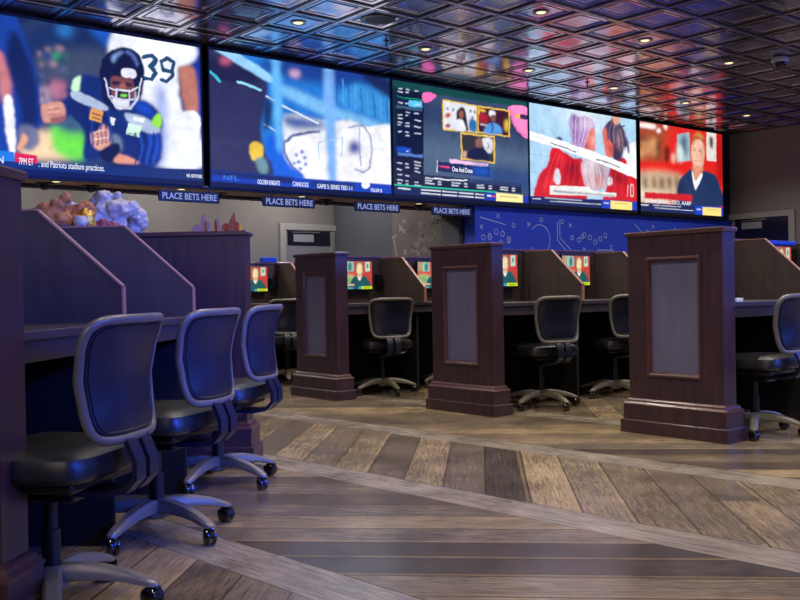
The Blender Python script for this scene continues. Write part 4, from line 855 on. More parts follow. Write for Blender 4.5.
('P',(26,50,92),1,1,[(0.414,0.155),(0.444,0.366),(0.527,0.471),(0.611,0.524),(0.655,0.316),(0.724,0.501),(0.791,0.526),(0.907,0.485),(0.964,0.345),(0.991,0.128),(0.413,0.085)]),
('P',(240,240,248),0.5,1,[(0.606,0.52),(0.629,0.455),(0.656,0.405),(0.714,0.491),(0.737,0.476),(0.664,0.317),(0.64,0.306),(0.61,0.435)]),
('P',(18,34,70),6,1,[(0.453,0.332),(0.508,0.372),(0.486,0.16),(0.432,0.156)]),
('L',(150,70,40),0.6,0.0052,[(0.606,0.821),(0.638,0.904),(0.686,0.947)]),
('L',(225,130,70),0.6,0.0052,[(0.612,0.816),(0.644,0.898),(0.692,0.941)]),
('L',(190,95,55),0.6,0.0052,[(0.618,0.812),(0.649,0.892),(0.697,0.934)]),
('L',(150,70,40),0.6,0.0052,[(0.625,0.807),(0.655,0.885),(0.703,0.928)]),
('L',(225,130,70),0.6,0.0052,[(0.631,0.803),(0.66,0.879),(0.708,0.922)]),
('P',(225,165,140),3,1,[(0.719,0.804),(0.757,0.809),(0.747,0.665),(0.711,0.571),(0.701,0.659)]),
('L',(70,30,30),0.5,0.0065,[(0.632,0.756),(0.658,0.756)]),
('L',(70,30,30),0.5,0.0065,[(0.699,0.755),(0.729,0.752)]),
('L',(120,70,50),0.5,0.0052,[(0.624,0.78),(0.662,0.785)]),
('L',(120,70,50),0.5,0.0052,[(0.696,0.779),(0.737,0.778)]),
('L',(190,50,55),0.5,0.0091,[(0.641,0.637),(0.669,0.632),(0.701,0.641)]),
('L',(240,230,230),0.3,0.0039,[(0.648,0.638),(0.694,0.64)]),
('L',(20,42,82),0.6,0.0078,[(0.503,0.391),(0.488,0.267),(0.479,0.16)]),
('L',(34,62,108),0.6,0.0078,[(0.548,0.4),(0.543,0.277),(0.539,0.165)]),
('L',(20,42,82),0.6,0.0078,[(0.593,0.409),(0.598,0.286),(0.599,0.169)]),
('L',(34,62,108),0.6,0.0078,[(0.638,0.418),(0.655,0.296),(0.66,0.174)]),
('L',(20,42,82),0.6,0.0078,[(0.684,0.428),(0.711,0.306),(0.721,0.179)]),
('L',(34,62,108),0.6,0.0078,[(0.73,0.437),(0.769,0.315),(0.783,0.184)]),
('L',(20,42,82),0.6,0.0078,[(0.777,0.446),(0.827,0.325),(0.846,0.189)]),
('L',(34,62,108),0.6,0.0078,[(0.824,0.456),(0.885,0.335),(0.91,0.194)]),
('P',(240,240,248),0.4,1,[(0.606,0.52),(0.629,0.455),(0.656,0.405),(0.714,0.491),(0.737,0.476),(0.664,0.317),(0.64,0.306),(0.61,0.435)]),
('P',(205,20,40),1,0,[(0.051,0.219),(0.606,0.233),(0.605,0.154),(0.05,0.145)]),
('P',(14,32,90),0,0,[(-0.058,0.096),(1.097,0.105),(1.094,-0.117),(-0.062,-0.176)]),
('P',(20,60,200),0,0,[(0.636,0.108),(1.097,0.117),(1.094,-0.117),(0.633,-0.141)]),
('P',(252,222,130),0,0,[(0.733,0.1),(0.973,0.102),(0.971,-0.001),(0.732,-0.001)]),
('L',(225,228,240),0,0.0111,[(-0.002,0.072),(0.089,0.073)]),
('L',(225,228,235),0,0.0067,[(0.142,0.077),(0.466,0.081)]),
('L',(225,228,235),0,0.0067,[(0.165,0.05),(0.613,0.046)]),
('L',(225,228,240),0,0.0111,[(0.661,0.068),(0.71,0.068)]),
('L',(110,100,80),0,0.0045,[(0.775,0.072),(0.932,0.074)])],
]
# ================================================================= PICTURES ON THE SCREENS
def smooth_poly(p, n=4):
    p = np.array(p, float); N_ = len(p); o = []
    for i in range(N_):
        a, b_, c, d = p[i-1], p[i], p[(i+1) % N_], p[(i+2) % N_]
        for t in np.arange(n)/n: o.append(.5*(2*b_+(c-a)*t+(2*a-5*b_+4*c-d)*t*t+(3*b_-a-3*c+d)*t**3))
    return np.array(o)
def inside(P, X, Y):
    r = np.zeros(X.shape, bool); n = len(P); j = n-1
    for i in range(n):
        xi, yi = P[i]; xj, yj = P[j]
        if yi != yj: r ^= ((yi > Y) != (yj > Y)) & (X < (xj-xi)*(Y-yi)/(yj-yi)+xi)
        j = i
    return r
def blur2(A, s):
    if s < .3: return A
    k = np.arange(-int(3*s)-1, int(3*s)+2); g = np.exp(-k*k/(2*s*s)); g /= g.sum()
    for ax in (0, 1):
        P_ = np.pad(A, [(len(k)//2, len(k)//2) if a == ax else (0, 0) for a in (0, 1)], mode='edge')
        A = sum(w_*(P_[i:i+A.shape[0], :] if ax == 0 else P_[:, i:i+A.shape[1]]) for i, w_ in enumerate(g))
    return A
def vnoise(X, Y, f, seed):
    rs = np.random.RandomState(seed); G_ = rs.rand(int(f*3)+6, int(f*3)+6)*2-1
    x, y = (X+.5)*f, (Y+.5)*f; i, j = np.floor(x).astype(int), np.floor(y).astype(int); a, b_ = x-i, y-j
    a = a*a*(3-2*a); b_ = b_*b_*(3-2*b_); i = np.clip(i, 0, G_.shape[0]-2); j = np.clip(j, 0, G_.shape[1]-2)
    return (G_[i, j]*(1-a)+G_[i+1, j]*a)*(1-b_)+(G_[i, j+1]*(1-a)+G_[i+1, j+1]*a)*b_
def paint(shapes, nu, nv, aspect, blurscale=1.0, rough=1.0):
    SS = 3; U, V = np.meshgrid((np.arange((nu+1)*SS)+.5)/((nu+1)*SS), (np.arange((nv+1)*SS)+.5)/((nv+1)*SS), indexing='ij')
    img = np.zeros((nu+1, nv+1, 3))
    U0, V0 = U, V; wm = np.clip((V-.10)*20, 0, 1)*rough      # organic edges above the ticker strip
    U = U+wm*(.004*vnoise(U0*aspect, V0, 16, 1)+.0025*vnoise(U0*aspect, V0, 40, 2)); V = V+wm*(.005*vnoise(U0*aspect, V0, 16, 3)+.003*vnoise(U0*aspect, V0, 40, 4))
    for k, col, bl, x, pts in shapes:
        c = np.array(srgb(col))
        if k == 'P':
            P_ = smooth_poly(pts) if x else np.array(pts, float); mk = inside(P_, U, V)
        else:
            mk = np.zeros(U.shape, bool); Vy = V/aspect
            for (a, b_), (d, e) in zip(pts, pts[1:]):
                b2, e2 = b_/aspect, e/aspect; L2 = (d-a)**2+(e2-b2)**2+1e-12
                t = np.clip(((U-a)*(d-a)+(Vy-b2)*(e2-b2))/L2, 0, 1)
                mk |= ((U-a-t*(d-a))**2+(Vy-b2-t*(e2-b2))**2) < (x/aspect/2)**2
        mk = mk.reshape(nu+1, SS, nv+1, SS).mean(axis=(1, 3)); mk = blur2(mk, bl*blurscale)[..., None]
        img = img*(1-mk)+c*mk
    S_ = lambda A: A.reshape(nu+1, SS, nv+1, SS).mean(axis=(1, 3))
    n_ = S_(wm*(.10*vnoise(U0*aspect, V0, 9, 7)+.09*vnoise(U0*aspect, V0, 26, 8)+.05*vnoise(U0*aspect, V0, 70, 9)))[..., None]
    return np.clip(img*(1+n_), 0, 1)
def pic_mat(name, strength):
    mt, nt, b = nodemat(name); a = nt.nodes.new('ShaderNodeVertexColor'); a.layer_name = 'Col'
    b.inputs['Base Color'].default_value = (.01, .01, .01, 1); b.inputs['Roughness'].default_value = .5
    nt.links.new(a.outputs['Color'], b.inputs['Emission Color']); b.inputs['Emission Strength'].default_value = strength
    return mt
PM = pic_mat('video picture', 1.12); PMS = pic_mat('monitor picture', .9)
def picture(name, img, w_, h_, mat, parent, M4=None):
    nu, nv = img.shape[0]-1, img.shape[1]-1
    x = np.linspace(0, w_, nu+1); y = np.linspace(0, h_, nv+1); X, Y = np.meshgrid(x, y, indexing='ij')
    co_ = np.stack([X, Y, np.zeros_like(X)], -1).reshape(-1, 3)
    I = np.arange(nu*(nv+1)).reshape(nu, nv+1)[:, :nv].ravel()
    F = np.stack([I, I+nv+1, I+nv+2, I+1], 1)
    me = bpy.data.meshes.new(name); me.vertices.add(len(co_)); me.vertices.foreach_set('co', co_.ravel())
    me.loops.add(F.size); me.loops.foreach_set('vertex_index', F.ravel().astype(np.int32)); me.polygons.add(len(F)); me.polygons.foreach_set('loop_start', (np.arange(len(F))*4).astype(np.int32))
    me.update(calc_edges=True)
    ca = me.color_attributes.new('Col', 'FLOAT_COLOR', 'POINT'); ca.data.foreach_set('color', np.concatenate([img.reshape(-1, 3), np.ones((len(co_), 1))], 1).astype(np.float32).ravel())
    me.materials.append(mat); o = bpy.data.objects.new(name, me); COL.objects.link(o); o.parent = parent
    if M4 is not None: o.matrix_local = M4
    return o
SC = [(-2.33, -.03), (.07, 2.38), (2.42, 4.69), (4.72, 7.0), (7.09, 9.27)]
RES = [(330, 190), (260, 150), (220, 150), (180, 140), (160, 140)]
LAB = ['giant video screen showing a football player in a dark blue helmet with clenched fists',
       'giant video screen showing a blurred blue and white ice hockey rink and goal',
       'giant video screen showing three small yellow-framed video calls and a column of odds',
       'giant video screen showing volleyball players in red leaning together behind a net',
       'giant video screen showing a woman in a navy jacket before a red wall']
ZB, ZT = 2.09, 3.42
screens = []
for i, (s0, s1) in enumerate(SC):
    root = bpy.data.objects.new('video_screen', None); COL.objects.link(root); root.matrix_world = vw_matrix(s0, ZB); tag(root, LAB[i], 'screen', 'giant screens of the video wall')
    W_, H_ = s1-s0, ZT-ZB
    f = MB(); f.box(-.016, W_+.016, -.055, H_+.03, -.09, -.004); f.build('cabinet', M['bezel'], root)
    f = MB(); f.box(-.016, 0, -.05, H_+.025, -.004, .008); f.box(W_, W_+.016, -.05, H_+.025, -.004, .008); f.box(0, W_, H_, H_+.025, -.004, .008); f.box(0, W_, -.05, 0, -.004, .008); f.build('bezel', M['bezel'], root)
    nu, nv = RES[i]
    base = [('P', (12, 25, 60), 0, 0, [(-1, -1), (2, -1), (2, 2), (-1, 2)])]
    picture('picture', paint(base+PICTURES[i], nu, nv, W_/H_, nv/170.), W_, H_, PM, root, Matrix.Translation((0, 0, .001)))
    screens.append(root)
def stext(i, s, z, h, string, width, mat, bold=0.0, name='caption', slope=0.0):
    M4 = Matrix.Translation((s-SC[i][0], z-ZB, .003)) @ Matrix.Rotation(slope, 4, 'Z')
    return text(name, string, h/.70, mat, screens[i], M4, width=width, bold=bold)
stext(0, -2.1, 2.128, .062, 'S ON', .17, M['white'])
stext(0, -1.80, 2.128, .060, '7PM ET', .125, M['white'], 0.0)
stext(0, -1.63, 2.120, .058, '. and Patriots stadium practices.', .60, M['white'], 0.0)
stext(0, -.20, 2.118, .035, 'NFL NETWORK', .17, M['white'])
stext(0, -.80, 2.458, .042, 'PGA', .075, M['navy_text'])
stext(1, .20, 2.118, .05, 'NFL', .17, M['dim'])
stext(1, .60, 2.100, .048, 'GOLDEN KNIGHTS', .27, M['white'], 0.0)
stext(1, 1.03, 2.104, .048, 'CANUCKS', .20, M['white'], 0.0)
stext(1, 1.345, 2.100, .048, 'GAME 5: SERIES TIED 1-1', .47, M['white'], 0.0)
stext(1, 2.08, 2.100, .04, 'FOLLOW US', .16, M['white'])
stext(2, 3.337, 2.418, .06, 'One And Done', .34, M['white'], .01)
stext(4, 7.21, 2.226, .06, 'Jo Ann Jenkins, CEO, AARP', 1.17, M['white'], 0.0)

# ---------------------------------------------------------------- hanging signs
for i, s in enumerate((-.49, .67, 1.865, 3.01)):
    root = bpy.data.objects.new('hanging_sign', None); COL.objects.link(root); root.matrix_world = vw_matrix(s, 1.875, -.012)
    tag(root, ['PLACE BETS HERE sign under the football player screen', 'PLACE BETS HERE sign to the left above the grey door', 'PLACE BETS HERE sign between the grey door and the chalk drawings', 'PLACE BETS HERE sign against the chalk drawings next to the blue wall'][i], 'sign', 'signs hanging under the video wall')
    MB().box(0, .655, 0, .108, -.018, 0, .002).build('board', M['signface'], root)
    text('lettering', 'PLACE BETS HERE', .062/.70, M['signtext'], root, Matrix.Translation((.035, .025, .0005)), width=.585, bold=.012)
    for hx in (.10, .54): MB().box(hx, hx+.015, .108, .143, -.012, -.006).build('hanger', M['blackp'], root)
# soffit downlights and dome cameras
for i, s in enumerate((-1.40, -.15, 1.29, 2.98)):
    root = bpy.data.objects.new('downlight', None); COL.objects.link(root); root.matrix_world = vw_matrix(s, 2.03, -.22)
    tag(root, ['soffit downlight above the plush toys', 'soffit downlight above the first betting sign', 'soffit downlight above the grey door', 'soffit downlight between the last two betting signs'][i], 'light', 'downlights in the soffit')
    MB().lathe([(.055, -.001), (.06, -.006), (.045, -.010), (.04, -.004)], seg=20, axis='y').build('trim_ring', M['ring'], root, True)
    MB().lathe([(.038, -.006), (.037, -.008)], seg=20, axis='y').build('lens', M['lens'], root)
    d = bpy.data.lights.new('soffit_lamp', 'SPOT'); d.energy = 30; d.spot_size = math.radians(150); d.spot_blend = .9; d.color = (1, .93, .84); d.shadow_soft_size = .05
    lo = bpy.data.objects.new('soffit_lamp', d); COL.objects.link(lo); lo.location = vw_matrix(s, 2.0, -.22).translation
for i, s in enumerate((-1.44, -1.0, .37, 1.75, 3.17)):
    root = bpy.data.objects.new('dome_camera', None); COL.objects.link(root); root.matrix_world = vw_matrix(s, 2.03, -.42)
    tag(root, ['dome camera above the left end of the plush toys', 'dome camera above the pale plush bear', 'dome camera at the right end of the first betting sign', 'dome camera right of the sign above the grey door', 'dome camera above the chalk drawings'][i], 'camera', 'dome cameras under the soffit')
    MB().lathe([(.085, -.001), (.09, -.012), (.05, -.022)], seg=24, axis='y').build('mount', M['blackp'], root, True)
    MB().lathe([(.05, -.022), (.048, -.04), (.035, -.058), (.012, -.068)], seg=24, axis='y').build('dome', M['dome'], root, True)
for x, y, z, p in ((3.2, 10.3, 2.85, 60), (5.2, 10.4, 2.85, 60), (7.2, 10.4, 2.85, 75)):
    d = bpy.data.lights.new('cage_lamp', 'AREA'); d.size = .5; d.energy = p*.6; d.color = (1, .95, .88)
    lo = bpy.data.objects.new('cage_lamp', d); COL.objects.link(lo); lo.location = (x, y, z)

# ---------------------------------------------------------------- ceiling fittings
def cell(i, j): return GX+PIT*(i+.5), GY+PIT*(j+.5)
spots = [(i, j) for j in (0, -3, -6, -9, -12) for i in (-1, 2, 5, 8, 11, 14)] + [(-4, -3), (-4, -6), (-4, -9), (-4, -12), (-7, -9)]
where = {(-1,0): 'nearest the football and hockey screens', (2,0): 'above the hockey screen edge and the odds board', (5,0): 'above the odds board and the volleyball picture', (8,0): 'above the join of the volleyball and studio screens', (11,0): 'above the red studio screen', (14,0): 'just in front of the grey end wall',
         (2,-3): 'in the bright blue tile at the top of the photo', (5,-3): 'in the pink lit tiles', (8,-3): 'in a dark tile left of the ceiling dome camera'}
for (i, j) in spots:
    x, y = cell(i, j)
    if (i, j) in where:
        root = thing('ceiling_downlight', (x, y, CEIL+.014), 0, 'round ceiling downlight ' + where[(i, j)], 'light', 'ceiling downlights')
        MB().lathe([(.075, .0), (.077, -.006), (.056, -.010), (.045, -.004)], seg=24).build('trim_ring', M['ring'], root, True)
        MB().lathe([(.044, -.004), (.04, -.007)], seg=24).build('lens', M['lens'], root)
    d = bpy.data.lights.new('downlight_lamp', 'SPOT'); d.energy = LAMP; d.spot_size = math.radians(125); d.spot_blend = .8; d.color = (1.0, .90, .77); d.shadow_soft_size = .06
    lo = bpy.data.objects.new('downlight_lamp', d); COL.objects.link(lo); lo.location = (x, y, CEIL-.02)
for (i, j), lb in (((0, -1), 'round ceiling speaker among the blue lit tiles'), ((8, -1), 'round ceiling speaker among the pink lit tiles')):
    x, y = cell(i, j)
    root = thing('ceiling_speaker', (x, y, CEIL+.014), 0, lb, 'speaker', 'ceiling speakers')
    MB().lathe([(.16, 0), (.165, -.008), (.148, -.012)], seg=36).build('rim', M['blackp'], root, True)
    MB().lathe([(.146, -.004), (.146, -.011), (.02, -.016)], seg=36).build('grille', M['speaker'], root, True)
for (i, j), lb in (((1, 0), 'sprinkler head hanging below the blue tiles beside the hockey screen'), ((7, 0), 'sprinkler head below the tiles above the volleyball screen'), ((13, 0), 'sprinkler head near the corner of the grey end wall')):
    x, y = cell(i, j)
    root = thing('sprinkler_head', (x, y, CEIL+.014), 0, lb, 'sprinkler', 'sprinkler heads')
    MB().lathe([(.03, 0), (.03, -.004), (.008, -.008), (.008, -.05)], seg=12).build('stem', M['blackp'], root, True)
    MB().lathe([(.02, -.05), (.022, -.054)], seg=12).build('deflector', M['blackp'], root)
x, y = cell(9, -4)
root = thing('ceiling_dome_camera', (9.85, 5.16, CEIL-.001), 0, 'pale dome camera hanging from the dark ceiling at the right', 'camera')
MB().lathe([(.09, 0), (.095, -.03), (.08, -.05)], seg=28).build('housing', plain('pale housing', (170, 170, 190), .4), root, True)
MB().lathe([(.072, -.05), (.068, -.08), (.045, -.11), (.01, -.122)], seg=28).build('dome', M['dome'], root, True)
# ================================================================= BOOTH ROWS
PH = 1.315
def end_pillar(loc, rz, D, label, T=.15, lower=0.0):
    root = thing('end_pillar', loc, rz, label, 'pillar', 'panelled pillars at the booth row ends')
    f = MB()
    iy0, iy1, iz0, iz1 = D*.235, D*.775, .385, 1.135
    f.box(.022, T, 0, D, .22, 1.29)
    f.box(0, .022, 0, iy0, .22, 1.29); f.box(0, .022, iy1, D, .22, 1.29); f.box(0, .022, iy0, iy1, .22, iz0); f.box(0, .022, iy0, iy1, iz1, 1.29)
    f.build('body', M['cherry'], root)
    MB().box(.012, .024, iy0+.001, iy1-.001, iz0+.001, iz1-.001).build('inset_panel', M['inset'], root)
    g = MB(); q = .018                      # bolection moulding round the inset: mitred ogee
    ring0 = None
    prof = [(-.012, -.001), (-.010, -.010), (.002, -.014), (.008, -.006), (.014, .002), (q, .010)]
    for ins, dx in prof:
        r_ = [g.bm.verts.new((dx, y, z)) for y, z in ((iy0+ins, iz0+ins), (iy1-ins, iz0+ins), (iy1-ins, iz1-ins), (iy0+ins, iz1-ins))]
        if ring0:
            for k in range(4): g.bm.faces.new((ring0[k], r_[k], r_[(k+1) % 4], ring0[(k+1) % 4]))
        ring0 = r_
    g.build('inset_moulding', M['cherry_trim'], root)
    def skirt(name, prof, mat):
        g = MB(); prev = None
        for o_, z in prof:
            r_ = [g.bm.verts.new((x, y, z)) for x, y in ((-o_, -o_), (T+o_, -o_), (T+o_, D+o_), (-o_, D+o_))]
            if prev:
                for k in range(4): g.bm.faces.new((prev[k], prev[(k+1) % 4], r_[(k+1) % 4], r_[k]))
            else: g.bm.faces.new(r_[::-1])
            prev = r_
        g.bm.faces.new(prev); return g.build(name, mat, root)
    skirt('plinth', [(.045, 0), (.045, .082), (.042, .086), (.030, .088), (.030, .178), (.0301, .18)], M['cherry'])
    skirt('plinth_moulding', [(.033, .180), (.034, .190), (.028, .196), (.020, .203), (.016, .214), (.008, .222), (.002, .226)], M['cherry_trim'])
    skirt('cap', [(.0, 1.285), (.008, 1.287), (.014, 1.293), (.014, 1.309), (.010, PH)], M['cherry_trim'])
    return root
def booth_row(T, rz, x0, x1, joints, D, names, top_w=.06, skip_mon=(), end_open=True):
    """T: world origin of the row (x along the row, y to its back)"""
    c, s = math.cos(rz), math.sin(rz)
    def W(x, y, z=0): return (T[0]+x*c-y*s, T[1]+x*s+y*c, z)
    bk = thing('booth_back_panel', W(x0, D), rz, 'long dark back panel of the '+names, 'panel', 'booth back panels')
    L_ = x1-x0
    MB().box(0, L_, 0, .05, .80, 1.285).build('panel', M['laminate'], bk)
    MB().box(0, L_, 0, .05, 0, .7995).build('shaded_lower_panel', M['undesk_shade'], bk)  # lower back panel blackened, shade under the worktop put into its colour
    MB().box(0, L_, -.006, top_w, 1.285, 1.31, .004).build('cap', M['cherry_trim'], bk)
    wt = thing('worktop', W(x0, 0), rz, 'continuous dark worktop running along the '+names, 'worktop', 'booth worktops')
    MB().box(0, L_, .035, D-.002, .822, .852, .004).build('top', M['top'], wt)
    MB().box(.0, L_, .05, .07, .755, .821).build('apron', M['top'], wt)
    for xj in joints: MB().box(xj-x0-.012, xj-x0+.012, .09, D-.003, 0, .754).build('support_panel', M['undesk_shade'], wt)  # supports carry the same painted under-desk shade
    k = 0
    for xj in joints:
        dv = thing('booth_divider', W(xj, D-.001, .853), rz, ['first', 'second', 'third', 'fourth'][k]+' dark angled divider of the '+names, 'divider', 'booth dividers')
        # outline in (y,z) relative: back at y=0, towards the chair negative
        P_ = [(-.645, 0), (-.645, .135), (-.315, .432), (-.001, .432), (-.001, 0)]
        MB().prism(P_, 0, .022, 'x').build('panel', M['laminate'], dv)
        e = MB(); t_ = .007
        for (a, b_) in ((P_[0], P_[1]), (P_[1], P_[2]), (P_[2], P_[3])):
            a, b_ = Vector(a), Vector(b_); n = Vector((-(b_-a).y, (b_-a).x)).normalized()*t_
            e.prism([tuple(a), tuple(b_), tuple(b_+n), tuple(a+n)], -.003, .025, 'x')
        e.build('edge_band', M['edge'], dv)
        k += 1
    return W
ROWS = {}
ROWS['3'] = booth_row((0, 3.065, 0), 0, 5.262, 8.60, (6.30, 7.30, 8.30), .69, 'booth row at the photo right')
ROWS['2'] = booth_row((0, 4.925, 0), 0, 5.156, 8.50, (6.13, 7.13, 8.13), .68, 'middle booth row')
ROWS['1'] = booth_row((0, 6.64, 0), 0, 4.976, 8.18, (5.85, 6.85, 7.85), .63, 'booth row behind the smallest pillar')
ROWS['0'] = booth_row((0, 8.33, 0), 0, 4.45, 7.95, (4.70, 5.70, 6.70, 7.70), .67, 'farthest booth row under the video wall')
LA = math.radians(45.7)
lc, ls = math.cos(LA), math.sin(LA)
def LW(u, v, z=0): return (u*lc-v*ls, u*ls+v*lc, z)
FV = 1.28
ROWS['L'] = booth_row(LW(0, FV), LA, 2.596, 5.204, (3.45, 4.35), .69, 'booth row nearest the camera')
end_pillar((5.122, 3.065, 0), 0, .69, 'large panelled cherry wood pillar nearest the camera on the right', .135)
end_pillar((5.032, 4.925, 0), 0, .68, 'middle panelled cherry wood pillar of the three facing the camera', .12)
end_pillar((4.842, 6.66, 0), 0, .64, 'farthest and smallest panelled pillar, below the grey door', .13)
end_pillar(LW(2.43, FV), LA, .69, 'pillar cut off by the left edge of the photo, lit blue at its top')
p = end_pillar(LW(5.355, FV+.69), LA+PI, .69, 'plain blue lit pillar closing the nearest booth row, leaf ornaments on top')
# service cabinet behind the left row (the toys sit on it)
sc_ = thing('service_cabinet', LW(3.2, FV+.69+.062), LA, 'low cabinet behind the nearest booth row with plush toys on its top', 'cabinet')
MB().box(0, 2.75, 0, .55, 0, 1.285).build('body', M['laminate'], sc_)
MB().box(-.01, 2.76, 0, .56, 1.286, 1.313, .004).build('top', M['cherry_trim'], sc_)

# ---------------------------------------------------------------- monitors
def monitor_shapes():
    P_ = lambda c, p, b=0, s=1: ('P', c, b, s, p)
    S = [P_((200, 70, 50), [(-.1, -.1), (1.1, -.1), (1.1, 1.1), (-.1, 1.1)], 0, 0),
         P_((190, 160, 110), [(0, .62), (.3, .62), (.3, 1), (0, 1)], 1.2), P_((225, 60, 40), [(0, .50), (1, .50), (1, .63), (0, .63)], .8, 0),
         P_((210, 200, 130), [(0, .15), (.45, .15), (.45, .48), (0, .48)], 1.0), P_((130, 190, 120), [(.05, .2), (.3, .2), (.3, .45), (.05, .45)], 1.0),
         P_((150, 220, 190), [(.18, .64), (.42, .64), (.42, .97), (.18, .97)], .3, 0), P_((60, 120, 120), [(.26, .68), (.36, .68), (.36, .92), (.26, .92)], .6),
         P_((200, 230, 200), [(.78, .63), (.93, .63), (.93, .97), (.78, .97)], .2, 0), P_((70, 110, 90), [(.83, .75), (.88, .75), (.88, .9), (.83, .9)], .3, 0),
         P_((170, 110, 50), [(.48, .55), (.5, .9), (.6, 1.0), (.7, .9), (.73, .55)], .4), P_((250, 230, 170), [(.52, .60), (.53, .85), (.60, .93), (.68, .85), (.68, .60), (.60, .52)], .3),
         P_((240, 200, 140), [(.55, .40), (.66, .40), (.65, .56), (.56, .56)], .4),
         P_((16, 92, 92), [(.30, -.1), (.34, .32), (.50, .48), (.60, .30), (.72, .48), (.88, .32), (.95, -.1)], .3),
         P_((240, 250, 235), [(.53, .50), (.60, .30), (.68, .50), (.61, .40)], .2), P_((10, 60, 70), [(.40, .0), (.45, .3), (.36, .2)], .6),
         P_((235, 190, 170), [(.08, .13), (.44, .13), (.44, .19), (.08, .19)], .2, 0), P_((20, 90, 90), [(0, -.1), (1, -.1), (1, .10), (0, .10)], 0, 0),
         P_((120, 210, 220), [(.05, .03), (.40, .03), (.40, .06), (.05, .06)], .2, 0), P_((60, 170, 220), [(.56, .0), (.64, .0), (.64, .10), (.56, .10)], .2, 0), P_((215, 235, 20), [(.65, .0), (1, .0), (1, .11), (.65, .11)], 0, 0),
         P_((90, 100, 30), [(.72, .04), (.92, .04), (.92, .06), (.72, .06)], .2, 0)]
    return S
MON_IMG = paint(monitor_shapes(), 84, 60, .39/.272, 3.0)
def make_monitor():
    root = thing('betting_monitor', (0, 0, 0), 0, '', 'monitor', 'small monitors in the booths')
    MB().box(-.205, .205, .004, .030, -.02, .288, .004).build('housing', M['blackp'], root)
    MB().box(-.03, .03, .030, .054, .08, .18).build('wall_bracket', M['blackp'], root)
    picture('screen', MON_IMG, .39, .272, PMS, root, Matrix(((1, 0, 0, -.195), (0, 0, -1, .003), (0, 1, 0, .0), (0, 0, 0, 1))))
    return root
mon0 = make_monitor(); used = False
MONS = [('3', 7.20, 'small monitor above the right end divider, under a blue strip'), ('3', 6.08, 'small monitor hidden behind the right hand pillar'), ('2', 5.985, 'small monitor half hidden by the middle pillar'), ('2', 6.975, 'small monitor right of the diagonal divider in the middle row'),
        ('1', 5.69, 'small monitor beside the farthest pillar, showing the whole woman'), ('1', 6.68, 'small monitor half hidden behind the left side of the middle pillar'),
        ('0', 5.56, 'small monitor in the farthest row beside the blue pillar edge')]
YB = {'3': 3.065+.69, '2': 4.905+.695, '1': 6.64+.63, '0': 8.33+.67}
for k, (r_, xr, lb) in enumerate(MONS):
    o = mon0 if k == 0 else copy_tree(mon0)
    o.location = (xr-.195, YB[r_]-.056, .985); o['label'] = lb
# small black terminal boxes next to monitors
for k, (r_, x, lb) in enumerate((('3', 7.25, 'black box beside the monitor in the right hand row'), ('1', 5.76, 'black box beside the monitor next to the farthest pillar'), ('0', 5.61, 'black box beside the farthest monitor'))):
    o = thing('terminal_box', (x, YB[r_]-.05, 1.0), 0, lb, 'box', 'black terminal boxes in the booths')
    MB().box(0, .07, 0, .048, 0, .13 if k else .24, .004).build('housing', M['blackp'], o); MB().box(.008, .062, -.003, 0, .05, .12).build('face', M['bezel'], o)
def small(name, bm_, mat, loc, rz, label, cat):
    o = bm_.build(name, mat); o.location = loc; o.rotation_euler = (0, 0, rz); return tag(o, label, cat)
small('blue_box', MB().box(-.09, .09, -.04, .04, 0, .055, .004), M['bluebox'], (5.63, 9.035, 1.311), 0, 'bright blue box on top of the farthest back panel', 'box')
small('blue_strip', MB().box(-.26, .26, -.02, .0, 0, .03, .003), M['bluebox'], (7.02, 3.72, 1.274), 0, 'blue plastic strip along the top of the right hand monitor', 'strip')
small('paper_cards', MB().box(-.05, .05, -.07, .07, 0, .022, .002), M['paper'], (5.42, 3.20, .853), .1, 'stack of white cards on the right hand worktop beside the pillar', 'cards')

